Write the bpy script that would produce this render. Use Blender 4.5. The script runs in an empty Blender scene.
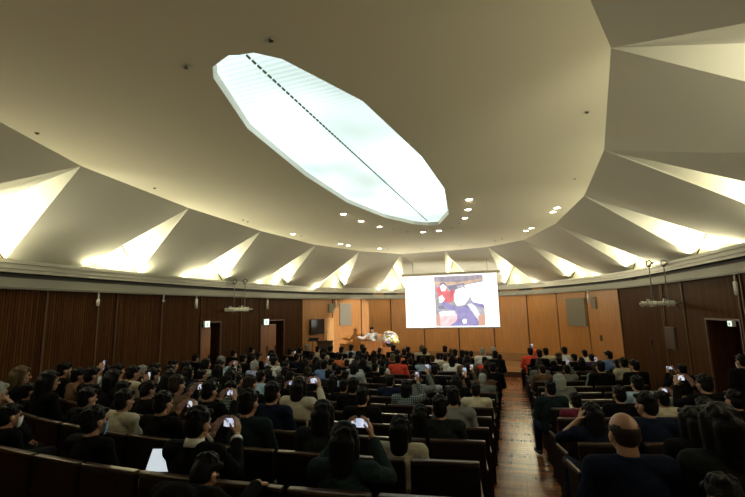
import bpy, bmesh, math, random
from mathutils import Vector, Matrix, noise
D = {
  'V': [
    [-2.75, 1.5, 4.9],
    [-3.902, 4.453, 4.9],
    [-4.255, 7.159, 4.9],
    [-4.285, 10.035, 4.9],
    [-3.964, 12.997, 4.9],
    [-3.056, 15.086, 4.9],
    [-1.79, 16.694, 4.9],
    [0.025, 16.61, 4.9],
    [1.762, 16.271, 4.9],
    [2.984, 15.086, 4.9],
    [3.733, 12.48, 4.9],
    [3.974, 9.458, 4.9],
    [3.78, 6.671, 4.9],
    [3.269, 3.917, 4.9],
    [2.2, 1.35, 4.9],
    [-0.3, -0.35, 4.9],
  ],
  'B': [
    [-3.988, -1.752, 3.62],
    [-6.303, 4.985, 3.62],
    [-6.482, 7.98, 3.62],
    [-6.422, 11.185, 3.62],
    [-6.03, 14.504, 3.62],
    [-4.816, 17.748, 3.62],
    [-2.509, 20.268, 3.62],
    [-0.443, 20.819, 3.62],
    [2.356, 20.337, 3.62],
    [4.807, 17.763, 3.62],
    [6.045, 14.429, 3.62],
    [6.402, 10.985, 3.62],
    [6.478, 7.421, 3.608],
    [6.243, 4.403, 3.616],
    [3.461, -2.248, 3.62],
    [-0.335, -3.321, 3.62],
  ],
  'A': [
    None,
    [-6.116, 4.306, 4.336],
    [-6.366, 7.391, 4.244],
    [-6.357, 10.555, 4.209],
    [-6.024, 13.949, 4.252],
    [-5.004, 17.223, 4.321],
    [-3.018, 19.915, 4.691],
    [-0.119, 20.752, 4.94],
    [2.769, 20.029, 4.493],
    [4.992, 17.244, 4.161],
    [6.06, 13.759, 4.043],
    [6.336, 10.196, 4.028],
    [6.352, 7.202, 4.207],
    [6.003, 3.602, 4.199],
    None,
    None,
  ],
  'D': [
    None,
    [-5.377, 2.29, 3.62],
    [-6.505, 6.539, 3.62],
    [-6.499, 9.615, 3.62],
    [-6.237, 12.889, 3.62],
    [-5.384, 15.992, 3.62],
    [-3.576, 19.323, 3.62],
    [1.096, 20.584, 3.62],
    [3.557, 18.974, 3.62],
    [5.496, 16.34, 3.62],
    [6.258, 12.789, 3.62],
    [6.613, 9.364, 3.62],
    [6.384, 6.214, 3.611],
    [5.13, 1.743, 3.618],
    None,
    None,
  ],
  'sky': [
    [-0.281, 2.964],
    [-0.029, 2.866],
    [0.061, 2.892],
    [0.203, 2.906],
    [0.394, 3.074],
    [0.841, 4.051],
    [1.145, 5.954],
    [1.242, 7.818],
    [1.041, 10.013],
    [0.623, 11.227],
    [0.336, 11.22],
    [-0.013, 10.891],
    [-0.52, 9.804],
    [-0.884, 8.041],
    [-0.912, 6.117],
    [-0.749, 4.213],
    [-0.398, 3.122],
  ],
  'seam': [[0.056, 2.922], [0.353, 10.935]],
  'W': [
    [0.0, 20.93],
    [1.679, 20.7],
    [3.197, 20.01],
    [4.301, 18.699],
    [5.175, 17.25],
    [5.865, 15.64],
    [6.325, 13.225],
    [6.53, 9.6],
    [6.532, 7.475],
    [6.325, 4.6],
    [5.865, 1.725],
    [4.945, -0.92],
    [2.99, -2.76],
    [0.0, -3.45],
    [-2.99, -2.76],
    [-4.945, -0.92],
    [-5.865, 1.725],
    [-6.325, 4.6],
    [-6.532, 7.475],
    [-6.532, 10.35],
    [-6.325, 13.225],
    [-5.865, 15.64],
    [-5.175, 17.25],
    [-4.301, 18.699],
    [-3.197, 20.01],
    [-1.679, 20.7],
  ],
  'lamps': [
    [-1.346, 9.004],
    [-1.216, 9.914],
    [-3.686, 10.817],
    [-3.103, 13.162],
    [-2.969, 13.572],
    [-0.982, 10.822],
    [0.005, 12.126],
    [0.49, 12.118],
    [-2.166, 14.788],
    [1.381, 10.641],
    [1.533, 9.722],
    [1.628, 8.804],
    [2.994, 13.236],
    [3.123, 12.836],
    [3.547, 10.373],
    [3.504, 10.799],
  ],
  'dark': [
    [-3.281, 3.408],
    [-3.779, 5.745],
    [-0.515, 2.884],
    [0.442, 2.806],
    [-3.901, 8.628],
    [-3.901, 8.819],
    [-3.601, 11.166],
    [-0.736, 11.371],
    [-0.423, 11.882],
    [0.915, 11.782],
    [1.197, 11.231],
    [-1.906, 15.058],
    [-0.681, 15.569],
    [0.815, 15.461],
    [2.049, 14.81],
    [2.284, 14.538],
    [3.298, 5.221],
    [3.589, 8.052],
  ],
  'R': {'tv': [-5.713, 15.995, -5.409, 16.704, 2.264, 1.63], 'door4': [-5.389, 16.751, -5.148, 17.295, 2.285, 0.813], 'spkL': [-4.978, 17.576, -4.631, 18.152, 2.919, 1.918], 'spkl': [-5.28, 17.006, -5.13, 17.324, 2.924, 2.519], 'spkR': [4.608, 18.189, 5.137, 17.312, 2.881, 1.808], 'spkr': [5.293, 16.976, 5.4, 16.726, 2.886, 2.46], 'doorA': [-6.532, 10.357, -6.471, 11.191, 2.31, 0.604], 'doorB': [-6.322, 13.239, -6.083, 14.494, 2.268, 0.183], 'doorC': [6.451, 11.0, 6.519, 9.788, 2.222, 0.249], 'exitA': [-6.523, 10.473, -6.508, 10.678, 2.376, 2.181], 'exitB': [-6.298, 13.365, -6.249, 13.624, 2.353, 2.134], 'exitC': [6.503, 10.078, 6.511, 9.928, 2.234, 2.117], 'vent': [6.329, 13.155, 6.361, 12.592, 1.979, 1.411], 'plate': [5.398, 16.73, 5.453, 16.602, 1.534, 1.325]},
  'seams': [[-6.414, 5.837], [-6.498, 7.003], [-6.532, 8.865], [-6.4, 12.177], [6.333, 13.084], [6.397, 11.959], [6.525, 9.695]],
  'tubes': [
    [-6.391, 6.911, 2.995, 2.819],
    [-6.432, 8.809, 3.009, 2.929],
    [-6.432, 10.05, 3.06, 2.754],
    [-6.174, 13.482, 3.067, 2.717],
    [-5.02, 17.313, 3.1, 2.741],
    [5.185, 16.972, 3.041, 2.656],
    [6.43, 9.571, 3.009, 2.726],
  ],
  'hang': [[-5.997, 11.518, 2.707], [5.941, 12.041, 2.598]],
  'fl': {'-3': 1.14, '-2': 0.86, '-1': 0.66, '0': 0.57, '1': 0.47, '2': 0.36, '3': 0.27, '4': 0.2, '5': 0.14, '6': 0.09, '7': 0.05, '8': 0.02, '9': 0.0, '10': -0.02, '11': -0.03, '12': -0.04, '13': -0.04},
  'seatsX': [1.67, 1.1, 0.53, -0.04, -0.61, -1.18, -1.75, -2.32, -2.89, -3.46, -4.03, -4.6, -5.17, 3.03, 3.6, 4.17, 4.74],
  'P': [
    {'hair': 'k', 'st': 's', 'top': 'black', 'pose': 'phone2', 'k': -1, 'id': 'man', 'ix': 3, 'dx': 0.036, 's': 1.019},
    {'hair': 'k', 'st': 'l', 'top': 'teal', 'pose': 'phone2hi', 'k': -1, 'id': 'woman', 'ix': 1, 'dx': 0.045, 's': 0.973},
    {'hair': 's', 'st': 'n', 'top': 'navy', 'pose': 'lap', 'k': -1, 'id': 'bald', 'ix': 13, 'dx': -0.167, 's': 1.053},
    {'hair': 'k', 'st': 's', 'top': 'black', 'pose': 'lap', 'mask': 'm', 'k': -1, 'ix': 7, 'dx': -0.015, 's': 0.92},
    {'hair': 'k', 'st': 's', 'top': 'black', 'pose': 'lap', 'k': 0, 'ix': 10, 'dx': -0.009, 's': 0.932},
    {'hair': 'k', 'st': 's', 'top': 'black', 'pose': 'lap', 'mask': 'mb', 'k': -1, 'ix': 5, 'dx': 0.107, 's': 0.978},
    {'hair': 'k', 'st': 's', 'top': 'black', 'pose': 'lap', 'k': 0, 'ix': 7, 'dx': -0.19, 's': 0.975},
    {'hair': 'k', 'st': 's', 'top': 'cream', 'pose': 'lap', 'k': 0, 'ix': 6, 'dx': -0.082, 's': 0.995},
    {'hair': 'g', 'st': 's', 'top': 'black', 'pose': 'chin', 'k': -1, 'ix': 8, 'dx': 0.2, 's': 1.065},
    {'hair': 'b', 'st': 'l', 'top': 'black', 'pose': 'lap', 'k': 0, 'ix': 11, 'dx': 0.168, 's': 1.09},
    {'hair': 'k', 'st': 'l', 'top': 'black', 'pose': 'lap', 'k': 0, 'ix': 9, 'dx': 0.0, 's': 1.09},
    {'hair': 'k', 'st': 's', 'top': 'black', 'pose': 'lap', 'mask': 'm', 'k': 1, 'ix': 12, 'dx': 0.026, 's': 1.09},
    {'hair': 'k', 'st': 's', 'top': 'brown', 'pose': 'phone1', 'k': 1, 'ix': 11, 'dx': 0.103, 's': 1.05},
    {'hair': 'k', 'st': 's', 'top': 'black', 'pose': 'lap', 'mask': 'm', 'k': 1, 'ix': 10, 'dx': 0.017, 's': 1.09},
    {'hair': 'k', 'st': 's', 'top': 'lightblue', 'pose': 'lap', 'k': 2, 'ix': 12, 'dx': -0.169, 's': 1.042},
    {'hair': 'k', 'st': 's', 'top': 'black', 'pose': 'lap', 'k': 2, 'ix': 11, 'dx': -0.2, 's': 1.09},
    {'hair': 'k', 'st': 'b', 'top': 'black', 'pose': 'lap', 'k': 1, 'ix': 9, 'dx': 0.096, 's': 1.09},
    {'hair': 'k', 'st': 's', 'top': 'cream', 'pose': 'lap', 'k': 2, 'ix': 10, 'dx': -0.177, 's': 1.09},
    {'hair': 'g', 'st': 's', 'top': 'black', 'pose': 'lap', 'mask': 'm', 'k': 3, 'ix': 12, 'dx': -0.2, 's': 1.021},
    {'hair': 'k', 'st': 's', 'top': 'black', 'pose': 'lap', 'k': 3, 'ix': 11, 'dx': -0.2, 's': 1.09},
    {'hair': 'k', 'st': 's', 'top': 'black', 'pose': 'phone1', 'k': 1, 'ix': 8, 'dx': -0.2, 's': 0.973},
    {'hair': 'k', 'st': 's', 'top': 'black', 'pose': 'tablet', 'k': 1, 'ix': 7, 'dx': -0.2, 's': 1.002},
    {'hair': 'k', 'st': 's', 'top': 'black', 'pose': 'lap', 'mask': 'm', 'k': 2, 'ix': 9, 'dx': -0.119, 's': 1.09},
    {'hair': 'k', 'st': 's', 'top': 'black', 'pose': 'lap', 'k': 4, 'ix': 12, 'dx': -0.2, 's': 1.09},
    {'hair': 'k', 'st': 's', 'top': 'black', 'pose': 'lapl', 'k': 3, 'ix': 10, 'dx': -0.2, 's': 1.09},
    {'hair': 'k', 'st': 's', 'top': 'black', 'pose': 'lap', 'mask': 'm', 'k': 4, 'ix': 11, 'dx': -0.2, 's': 1.09},
    {'hair': 'k', 'st': 'b', 'top': 'black', 'pose': 'lap', 'k': 2, 'ix': 8, 'dx': -0.2, 's': 1.09},
    {'hair': 'd', 'st': 's', 'top': 'brown', 'pose': 'phone2', 'k': 1, 'ix': 6, 'dx': -0.2, 's': 1.089},
    {'hair': 'k', 'st': 's', 'top': 'black', 'pose': 'phone2', 'k': 0, 'ix': 5, 'dx': -0.054, 's': 1.004},
    {'hair': 'k', 'st': 'b', 'top': 'navy', 'pose': 'lap', 'k': 3, 'ix': 9, 'dx': -0.176, 's': 1.09},
    {'hair': 'k', 'st': 'b', 'top': 'navy', 'pose': 'phone2hi', 'k': 2, 'ix': 7, 'dx': -0.186, 's': 0.948},
    {'hair': 'k', 'st': 's', 'top': 'black', 'pose': 'phone2', 'k': 1, 'ix': 5, 'dx': -0.2, 's': 1.05},
    {'hair': 'k', 'st': 'l', 'top': 'cream', 'pose': 'lap', 'k': 5, 'ix': 12, 'dx': 0.141, 's': 1.09},
    {'hair': 'g', 'st': 's', 'top': 'black', 'pose': 'lap', 'k': 6, 'ix': 12, 'dx': -0.2, 's': 1.09},
    {'hair': 'k', 'st': 's', 'top': 'lightblue', 'pose': 'phone2hi', 'k': 5, 'ix': 11, 'dx': 0.145, 's': 1.09},
    {'hair': 'k', 'st': 's', 'top': 'black', 'pose': 'lap', 'k': 4, 'ix': 10, 'dx': -0.137, 's': 0.974},
    {'hair': 'k', 'st': 'l', 'top': 'black', 'pose': 'lapl', 'k': 4, 'ix': 9, 'dx': -0.182, 's': 1.087},
    {'hair': 'k', 'st': 'b', 'top': 'charcoal', 'pose': 'lap', 'k': 3, 'ix': 7, 'dx': -0.168, 's': 1.08},
    {'hair': 'k', 'st': 's', 'top': 'charcoal', 'pose': 'lap', 'mask': 'm', 'k': 6, 'ix': 11, 'dx': -0.013, 's': 0.958},
    {'hair': 'k', 'st': 's', 'top': 'charcoal', 'pose': 'lap', 'k': 4, 'ix': 8, 'dx': -0.128, 's': 0.948},
    {'hair': 'd', 'st': 's', 'top': 'black', 'pose': 'lap', 'k': 2, 'ix': 5, 'dx': -0.2, 's': 1.09},
    {'hair': 'k', 'st': 's', 'top': 'black', 'pose': 'lap', 'k': 7, 'ix': 12, 'dx': -0.047, 's': 1.09},
    {'hair': 'k', 'st': 's', 'top': 'black', 'pose': 'lap', 'k': 7, 'ix': 11, 'dx': -0.2, 's': 1.09},
    {'hair': 'k', 'st': 's', 'top': 'black', 'pose': 'lap', 'k': 8, 'ix': 12, 'dx': -0.149, 's': 1.078},
    {'hair': 'k', 'st': 'l', 'top': 'black', 'pose': 'lap', 'k': 9, 'ix': 12, 'dx': -0.2, 's': 1.09},
    {'hair': 'g', 'st': 's', 'top': 'bluewhite', 'pose': 'phone1', 'k': 6, 'ix': 10, 'dx': 0.069, 's': 1.047},
    {'hair': 'k', 'st': 'b', 'top': 'charcoal', 'pose': 'lap', 'k': 5, 'ix': 8, 'dx': 0.042, 's': 0.995},
    {'hair': 'k', 'st': 's', 'top': 'lightblue', 'pose': 'lap', 'k': 4, 'ix': 7, 'dx': -0.1, 's': 1.036},
    {'hair': 'k', 'st': 's', 'top': 'cream', 'pose': 'lap', 'mask': 'm', 'k': 8, 'ix': 11, 'dx': 0.012, 's': 1.09},
    {'hair': 'k', 'st': 's', 'top': 'white', 'pose': 'lap', 'k': 7, 'ix': 10, 'dx': 0.126, 's': 1.09},
    {'hair': 'k', 'st': 's', 'top': 'black', 'pose': 'phone1', 'k': 9, 'ix': 11, 'dx': -0.126, 's': 0.99},
    {'hair': 'k', 'st': 'b', 'top': 'black', 'pose': 'phone2', 'k': 4, 'ix': 6, 'dx': -0.2, 's': 0.98},
    {'hair': 'k', 'st': 's', 'top': 'black', 'pose': 'lap', 'k': 10, 'ix': 12, 'dx': 0.091, 's': 1.09},
    {'hair': 'k', 'st': 's', 'top': 'black', 'pose': 'lap', 'k': 11, 'ix': 12, 'dx': 0.0, 's': 1.045},
    {'hair': 'g', 'st': 's', 'top': 'black', 'pose': 'lap', 'mask': 'm', 'k': 12, 'ix': 12, 'dx': -0.2, 's': 1.09},
    {'hair': 'k', 'st': 's', 'top': 'navy', 'pose': 'lap', 'k': 9, 'ix': 10, 'dx': -0.166, 's': 1.038},
    {'hair': 'k', 'st': 'l', 'top': 'black', 'pose': 'lap', 'k': 8, 'ix': 9, 'dx': 0.114, 's': 1.0},
    {'hair': 'k', 'st': 's', 'top': 'charcoal', 'pose': 'phone2', 'k': 5, 'ix': 7, 'dx': 0.085, 's': 0.981},
    {'hair': 'k', 'st': 's', 'top': 'cream', 'pose': 'lap', 'k': 12, 'ix': 11, 'dx': -0.2, 's': 1.053},
    {'hair': 'k', 'st': 'l', 'top': 'cream', 'pose': 'lap', 'k': 11, 'ix': 10, 'dx': -0.018, 's': 1.09},
    {'hair': 'k', 'st': 's', 'top': 'black', 'pose': 'lap', 'k': 12, 'ix': 10, 'dx': -0.135, 's': 1.09},
    {'hair': 'k', 'st': 's', 'top': 'black', 'pose': 'lap', 'k': 12, 'ix': 9, 'dx': -0.2, 's': 1.068},
    {'hair': 'k', 'st': 's', 'top': 'lightblue', 'pose': 'lap', 'k': 13, 'ix': 9, 'dx': -0.127, 's': 1.066},
    {'hair': 'k', 'st': 's', 'top': 'black', 'pose': 'lap', 'k': 10, 'ix': 9, 'dx': -0.124, 's': 1.021},
    {'hair': 'k', 'st': 's', 'top': 'blue', 'pose': 'lap', 'k': 7, 'ix': 7, 'dx': 0.096, 's': 1.074},
    {'hair': 'k', 'st': 's', 'top': 'orange', 'pose': 'lap', 'k': 10, 'ix': 8, 'dx': -0.041, 's': 1.039},
    {'hair': 'k', 'st': 's', 'top': 'white', 'pose': 'lap', 'k': 11, 'ix': 8, 'dx': 0.003, 's': 1.0},
    {'hair': 'k', 'st': 's', 'top': 'lightgrey', 'pose': 'lap', 'k': 8, 'ix': 6, 'dx': 0.04, 's': 1.028},
    {'hair': 'k', 'st': 's', 'top': 'black', 'pose': 'lap', 'k': 7, 'ix': 6, 'dx': -0.054, 's': 0.97},
    {'hair': 'k', 'st': 's', 'top': 'lightblue', 'pose': 'lap', 'k': 6, 'ix': 5, 'dx': -0.091, 's': 0.957},
    {'hair': 'k', 'st': 's', 'top': 'black', 'pose': 'lap', 'k': 3, 'ix': 3, 'dx': -0.035, 's': 1.058},
    {'hair': 'k', 'st': 'b', 'top': 'cream', 'pose': 'phone2hi', 'k': 2, 'ix': 4, 'dx': 0.054, 's': 1.09},
    {'hair': 'k', 'st': 's', 'top': 'navy', 'pose': 'lap', 'k': 1, 'ix': 4, 'dx': 0.166, 's': 1.069},
    {'hair': 'k', 'st': 's', 'top': 'teal', 'pose': 'lap', 'k': 0, 'ix': 3, 'dx': -0.128, 's': 1.061},
    {'hair': 'k', 'st': 's', 'top': 'plaid', 'pose': 'lap', 'k': 2, 'ix': 6, 'dx': 0.016, 's': 1.01},
    {'hair': 'k', 'st': 'b', 'top': 'charcoal', 'pose': 'lap', 'k': 0, 'ix': 2, 'dx': 0.074, 's': 1.004},
    {'hair': 'k', 'st': 's', 'top': 'charcoal', 'pose': 'lap', 'k': 13, 'ix': 8, 'dx': -0.2, 's': 1.09},
    {'hair': 'k', 'st': 's', 'top': 'black', 'pose': 'lap', 'k': 12, 'ix': 8, 'dx': 0.2, 's': 1.078},
    {'hair': 'k', 'st': 's', 'top': 'black', 'pose': 'lap', 'k': 13, 'ix': 7, 'dx': -0.037, 's': 0.994},
    {'hair': 'k', 'st': 's', 'top': 'black', 'pose': 'lap', 'k': 13, 'ix': 6, 'dx': -0.04, 's': 1.09},
    {'hair': 'k', 'st': 's', 'top': 'orange', 'pose': 'lapr', 'k': 11, 'ix': 5, 'dx': -0.013, 's': 1.083},
    {'hair': 'k', 'st': 's', 'top': 'black', 'pose': 'lap', 'k': 13, 'ix': 5, 'dx': -0.043, 's': 1.041},
    {'hair': 'k', 'st': 's', 'top': 'black', 'pose': 'lapl', 'k': 12, 'ix': 5, 'dx': 0.014, 's': 1.05},
    {'hair': 'b', 'st': 's', 'top': 'cream', 'pose': 'lap', 'k': 13, 'ix': 4, 'dx': -0.093, 's': 1.09},
    {'hair': 'k', 'st': 's', 'top': 'black', 'pose': 'lap', 'k': 12, 'ix': 4, 'dx': 0.172, 's': 1.09},
    {'hair': 'k', 'st': 's', 'top': 'grey', 'pose': 'lap', 'k': 11, 'ix': 7, 'dx': 0.013, 's': 0.957},
    {'hair': 'k', 'st': 's', 'top': 'black', 'pose': 'lap', 'k': 11, 'ix': 6, 'dx': -0.069, 's': 0.997},
    {'hair': 'b', 'st': 's', 'top': 'charcoal', 'pose': 'lap', 'k': 10, 'ix': 5, 'dx': 0.081, 's': 1.049},
    {'hair': 'k', 'st': 's', 'top': 'red', 'pose': 'lap', 'k': 9, 'ix': 4, 'dx': -0.094, 's': 1.09},
    {'hair': 'k', 'st': 's', 'top': 'black', 'pose': 'lap', 'k': 11, 'ix': 4, 'dx': -0.171, 's': 1.026},
    {'hair': 'k', 'st': 's', 'top': 'lightblue', 'pose': 'lap', 'k': 10, 'ix': 3, 'dx': -0.12, 's': 0.991},
    {'hair': 'k', 'st': 'b', 'top': 'lightgrey', 'pose': 'lap', 'k': 7, 'ix': 5, 'dx': -0.193, 's': 1.063},
    {'hair': 'k', 'st': 's', 'top': 'white', 'pose': 'lap', 'k': 9, 'ix': 5, 'dx': 0.011, 's': 0.97},
    {'hair': 'k', 'st': 's', 'top': 'navy', 'pose': 'lap', 'k': 5, 'ix': 3, 'dx': 0.062, 's': 0.984},
    {'hair': 'k', 'st': 'b', 'top': 'plaid', 'pose': 'phone1', 'k': 4, 'ix': 2, 'dx': 0.015, 's': 0.986},
    {'hair': 'k', 'st': 's', 'top': 'grey', 'pose': 'phone1', 'k': 5, 'ix': 2, 'dx': 0.025, 's': 1.04},
    {'hair': 'k', 'st': 's', 'top': 'black', 'pose': 'lap', 'k': 2, 'ix': 2, 'dx': -0.156, 's': 1.005},
    {'hair': 'k', 'st': 'l', 'top': 'cream', 'pose': 'lap', 'k': 0, 'ix': 1, 'dx': 0.2, 's': 0.92},
    {'hair': 'k', 'st': 'l', 'top': 'black', 'pose': 'lap', 'k': 1, 'ix': 1, 'dx': 0.2, 's': 0.92},
    {'hair': 'k', 'st': 's', 'top': 'charcoal', 'pose': 'lap', 'k': 1, 'ix': 0, 'dx': -0.158, 's': 0.995},
    {'hair': 'k', 'st': 's', 'top': 'navy', 'pose': 'lap', 'k': 13, 'ix': 3, 'dx': 0.169, 's': 1.077},
    {'hair': 'b', 'st': 's', 'top': 'white', 'pose': 'lap', 'k': 13, 'ix': 2, 'dx': -0.188, 's': 0.994},
    {'hair': 'k', 'st': 's', 'top': 'orange', 'pose': 'lap', 'k': 12, 'ix': 2, 'dx': 0.049, 's': 1.05},
    {'hair': 'k', 'st': 's', 'top': 'black', 'pose': 'lap', 'k': 11, 'ix': 1, 'dx': -0.2, 's': 1.09},
    {'hair': 'k', 'st': 's', 'top': 'black', 'pose': 'lap', 'k': 12, 'ix': 1, 'dx': -0.149, 's': 1.018},
    {'hair': 'k', 'st': 's', 'top': 'brown', 'pose': 'lap', 'k': 13, 'ix': 1, 'dx': -0.069, 's': 0.939},
    {'hair': 'g', 'st': 's', 'top': 'white', 'pose': 'lap', 'k': 12, 'ix': 0, 'dx': -0.2, 's': 1.089},
    {'hair': 'g', 'st': 's', 'top': 'charcoal', 'pose': 'lap', 'k': 13, 'ix': 0, 'dx': 0.103, 's': 1.05},
    {'hair': 'k', 'st': 's', 'top': 'black', 'pose': 'lap', 'k': 11, 'ix': 0, 'dx': 0.2, 's': 1.073},
    {'hair': 'k', 'st': 's', 'top': 'white', 'pose': 'lap', 'k': 12, 'ix': 3, 'dx': 0.056, 's': 0.952},
    {'hair': 'd', 'st': 's', 'top': 'cream', 'pose': 'lap', 'k': 11, 'ix': 2, 'dx': -0.16, 's': 0.998},
    {'hair': 'k', 'st': 'l', 'top': 'white', 'pose': 'lap', 'k': 10, 'ix': 2, 'dx': 0.158, 's': 1.042},
    {'hair': 'k', 'st': 's', 'top': 'navy', 'pose': 'lap', 'k': 10, 'ix': 1, 'dx': -0.185, 's': 0.998},
    {'hair': 'k', 'st': 'l', 'top': 'brown', 'pose': 'lap', 'k': 9, 'ix': 1, 'dx': 0.09, 's': 1.09},
    {'hair': 'k', 'st': 's', 'top': 'red', 'pose': 'lap', 'k': 10, 'ix': 0, 'dx': -0.07, 's': 1.0},
    {'hair': 'k', 'st': 's', 'top': 'black', 'pose': 'lap', 'k': 7, 'ix': 2, 'dx': 0.073, 's': 1.033},
    {'hair': 'k', 'st': 'b', 'top': 'lightgrey', 'pose': 'lap', 'k': 6, 'ix': 2, 'dx': 0.121, 's': 0.949},
    {'hair': 'd', 'st': 's', 'top': 'brown', 'pose': 'phone1', 'k': 7, 'ix': 1, 'dx': 0.193, 's': 0.947},
    {'hair': 'k', 'st': 's', 'top': 'black', 'pose': 'lapl', 'k': 8, 'ix': 1, 'dx': 0.189, 's': 1.01},
    {'hair': 'd', 'st': 'b', 'top': 'brown', 'pose': 'lap', 'k': 7, 'ix': 0, 'dx': 0.016, 's': 0.969},
    {'hair': 'g', 'st': 's', 'top': 'grey', 'pose': 'lap', 'k': 6, 'ix': 0, 'dx': 0.04, 's': 0.961},
    {'hair': 'k', 'st': 's', 'top': 'black', 'pose': 'lap', 'k': 8, 'ix': 0, 'dx': 0.191, 's': 1.012},
    {'hair': 'k', 'st': 'b', 'top': 'black', 'pose': 'phone1', 'k': 5, 'ix': 1, 'dx': 0.187, 's': 1.001},
    {'hair': 'k', 'st': 's', 'top': 'cream', 'pose': 'lap', 'k': 4, 'ix': 0, 'dx': 0.02, 's': 0.96},
    {'hair': 'k', 'st': 's', 'top': 'grey', 'pose': 'lap', 'k': 2, 'ix': 0, 'dx': -0.127, 's': 1.034},
    {'hair': 'k', 'st': 's', 'top': 'red', 'pose': 'phone1', 'k': 12, 'ix': 13, 'dx': -0.098, 's': 1.077},
    {'hair': 'k', 'st': 's', 'top': 'black', 'pose': 'lap', 'k': 11, 'ix': 13, 'dx': 0.116, 's': 1.09},
    {'hair': 'k', 'st': 's', 'top': 'cream', 'pose': 'lap', 'k': 12, 'ix': 14, 'dx': -0.2, 's': 1.069},
    {'hair': 'k', 'st': 's', 'top': 'white', 'pose': 'lap', 'k': 12, 'ix': 15, 'dx': -0.2, 's': 1.087},
    {'hair': 'd', 'st': 's', 'top': 'black', 'pose': 'lapl', 'k': 11, 'ix': 14, 'dx': 0.089, 's': 1.007},
    {'hair': 'k', 'st': 's', 'top': 'white', 'pose': 'lap', 'k': 12, 'ix': 16, 'dx': -0.158, 's': 0.997},
    {'hair': 'k', 'st': 's', 'top': 'purple', 'pose': 'lap', 'k': 11, 'ix': 16, 'dx': -0.122, 's': 0.964},
    {'hair': 'k', 'st': 's', 'top': 'black', 'pose': 'lap', 'k': 10, 'ix': 14, 'dx': -0.003, 's': 0.984},
    {'hair': 'k', 'st': 'l', 'top': 'grey', 'pose': 'lap', 'k': 9, 'ix': 13, 'dx': -0.031, 's': 0.973},
    {'hair': 'g', 'st': 'b', 'top': 'grey', 'pose': 'lap', 'k': 5, 'ix': 13, 'dx': 0.055, 's': 1.026},
    {'hair': 'k', 'st': 's', 'top': 'grey', 'pose': 'phone1', 'k': 8, 'ix': 14, 'dx': -0.045, 's': 0.96},
    {'hair': 'd', 'st': 'b', 'top': 'green', 'pose': 'phone1', 'k': 8, 'ix': 15, 'dx': 0.076, 's': 0.99},
    {'hair': 'k', 'st': 's', 'top': 'blue', 'pose': 'lapl', 'k': 10, 'ix': 16, 'dx': 0.2, 's': 1.09},
    {'hair': 'k', 'st': 's', 'top': 'black', 'pose': 'lapl', 'k': 7, 'ix': 16, 'dx': 0.132, 's': 1.09},
    {'hair': 'k', 'st': 's', 'top': 'cream', 'pose': 'lap', 'k': 8, 'ix': 16, 'dx': 0.128, 's': 1.073},
    {'hair': 'k', 'st': 's', 'top': 'black', 'pose': 'lap', 'k': 7, 'ix': 15, 'dx': -0.019, 's': 1.09},
    {'hair': 'k', 'st': 's', 'top': 'black', 'pose': 'lap', 'k': 9, 'ix': 16, 'dx': 0.2, 's': 0.967},
    {'hair': 'k', 'st': 's', 'top': 'maroon', 'pose': 'lap', 'k': 3, 'ix': 13, 'dx': 0.061, 's': 0.92},
    {'hair': 'k', 'st': 's', 'top': 'teal', 'pose': 'lap', 'k': 4, 'ix': 13, 'dx': -0.185, 's': 0.988},
    {'hair': 'k', 'st': 'l', 'top': 'navy', 'pose': 'cheek', 'k': 1, 'ix': 13, 'dx': -0.044, 's': 0.953},
    {'hair': 'k', 'st': 's', 'top': 'black', 'pose': 'lap', 'k': 3, 'ix': 14, 'dx': 0.07, 's': 0.989},
    {'hair': 'k', 'st': 's', 'top': 'lightblue', 'pose': 'lap', 'k': 4, 'ix': 15, 'dx': -0.017, 's': 1.038},
    {'hair': 'k', 'st': 's', 'top': 'sage', 'pose': 'phone2', 'k': 4, 'ix': 16, 'dx': 0.058, 's': 0.949},
    {'hair': 'k', 'st': 's', 'top': 'cream', 'pose': 'chin', 'k': 3, 'ix': 15, 'dx': 0.055, 's': 0.924},
    {'hair': 'k', 'st': 's', 'top': 'navy', 'pose': 'lapl', 'k': 1, 'ix': 14, 'dx': -0.099, 's': 1.029},
    {'hair': 'k', 'st': 'l', 'top': 'black', 'pose': 'lap', 'k': 0, 'ix': 14, 'dx': -0.017, 's': 0.988},
    {'hair': 'k', 'st': 's', 'top': 'black', 'pose': 'phone2hi', 'k': 3, 'ix': 16, 'dx': 0.076, 's': 1.09},
    {'hair': 'k', 'st': 's', 'top': 'black', 'pose': 'lap', 'k': 2, 'ix': 16, 'dx': 0.018, 's': 0.982},
    {'hair': 'k', 'st': 's', 'top': 'black', 'pose': 'lapr', 'k': 1, 'ix': 15, 'dx': -0.095, 's': 0.973},
    {'hair': 'k', 'st': 'l', 'top': 'charcoal', 'pose': 'lap', 'k': -1, 'ix': 14, 'dx': -0.2, 's': 1.088},
    {'hair': 'k', 'st': 's', 'top': 'charcoal', 'pose': 'lapr', 'k': 3, 'ix': 8, 'dx': -0.048, 's': 0.955},
    {'hair': 'k', 'st': 's', 'top': 'black', 'pose': 'lap', 'k': 4, 'ix': 4, 'dx': 0.014, 's': 0.967},
    {'hair': 'k', 'st': 's', 'top': 'black', 'pose': 'lap', 'k': 4, 'ix': 5, 'dx': 0.045, 's': 0.957},
    {'hair': 'k', 'st': 'l', 'top': 'black', 'pose': 'lap', 'k': 5, 'ix': 5, 'dx': -0.017, 's': 0.95},
    {'hair': 'k', 'st': 's', 'top': 'black', 'pose': 'lapr', 'k': 5, 'ix': 6, 'dx': 0.01, 's': 0.976},
    {'hair': 'k', 'st': 's', 'top': 'brown', 'pose': 'lapr', 'k': 5, 'ix': 10, 'dx': -0.022, 's': 0.969},
    {'hair': 'k', 'st': 's', 'top': 'charcoal', 'pose': 'lapr', 'k': 6, 'ix': 6, 'dx': 0.041, 's': 0.967},
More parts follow.
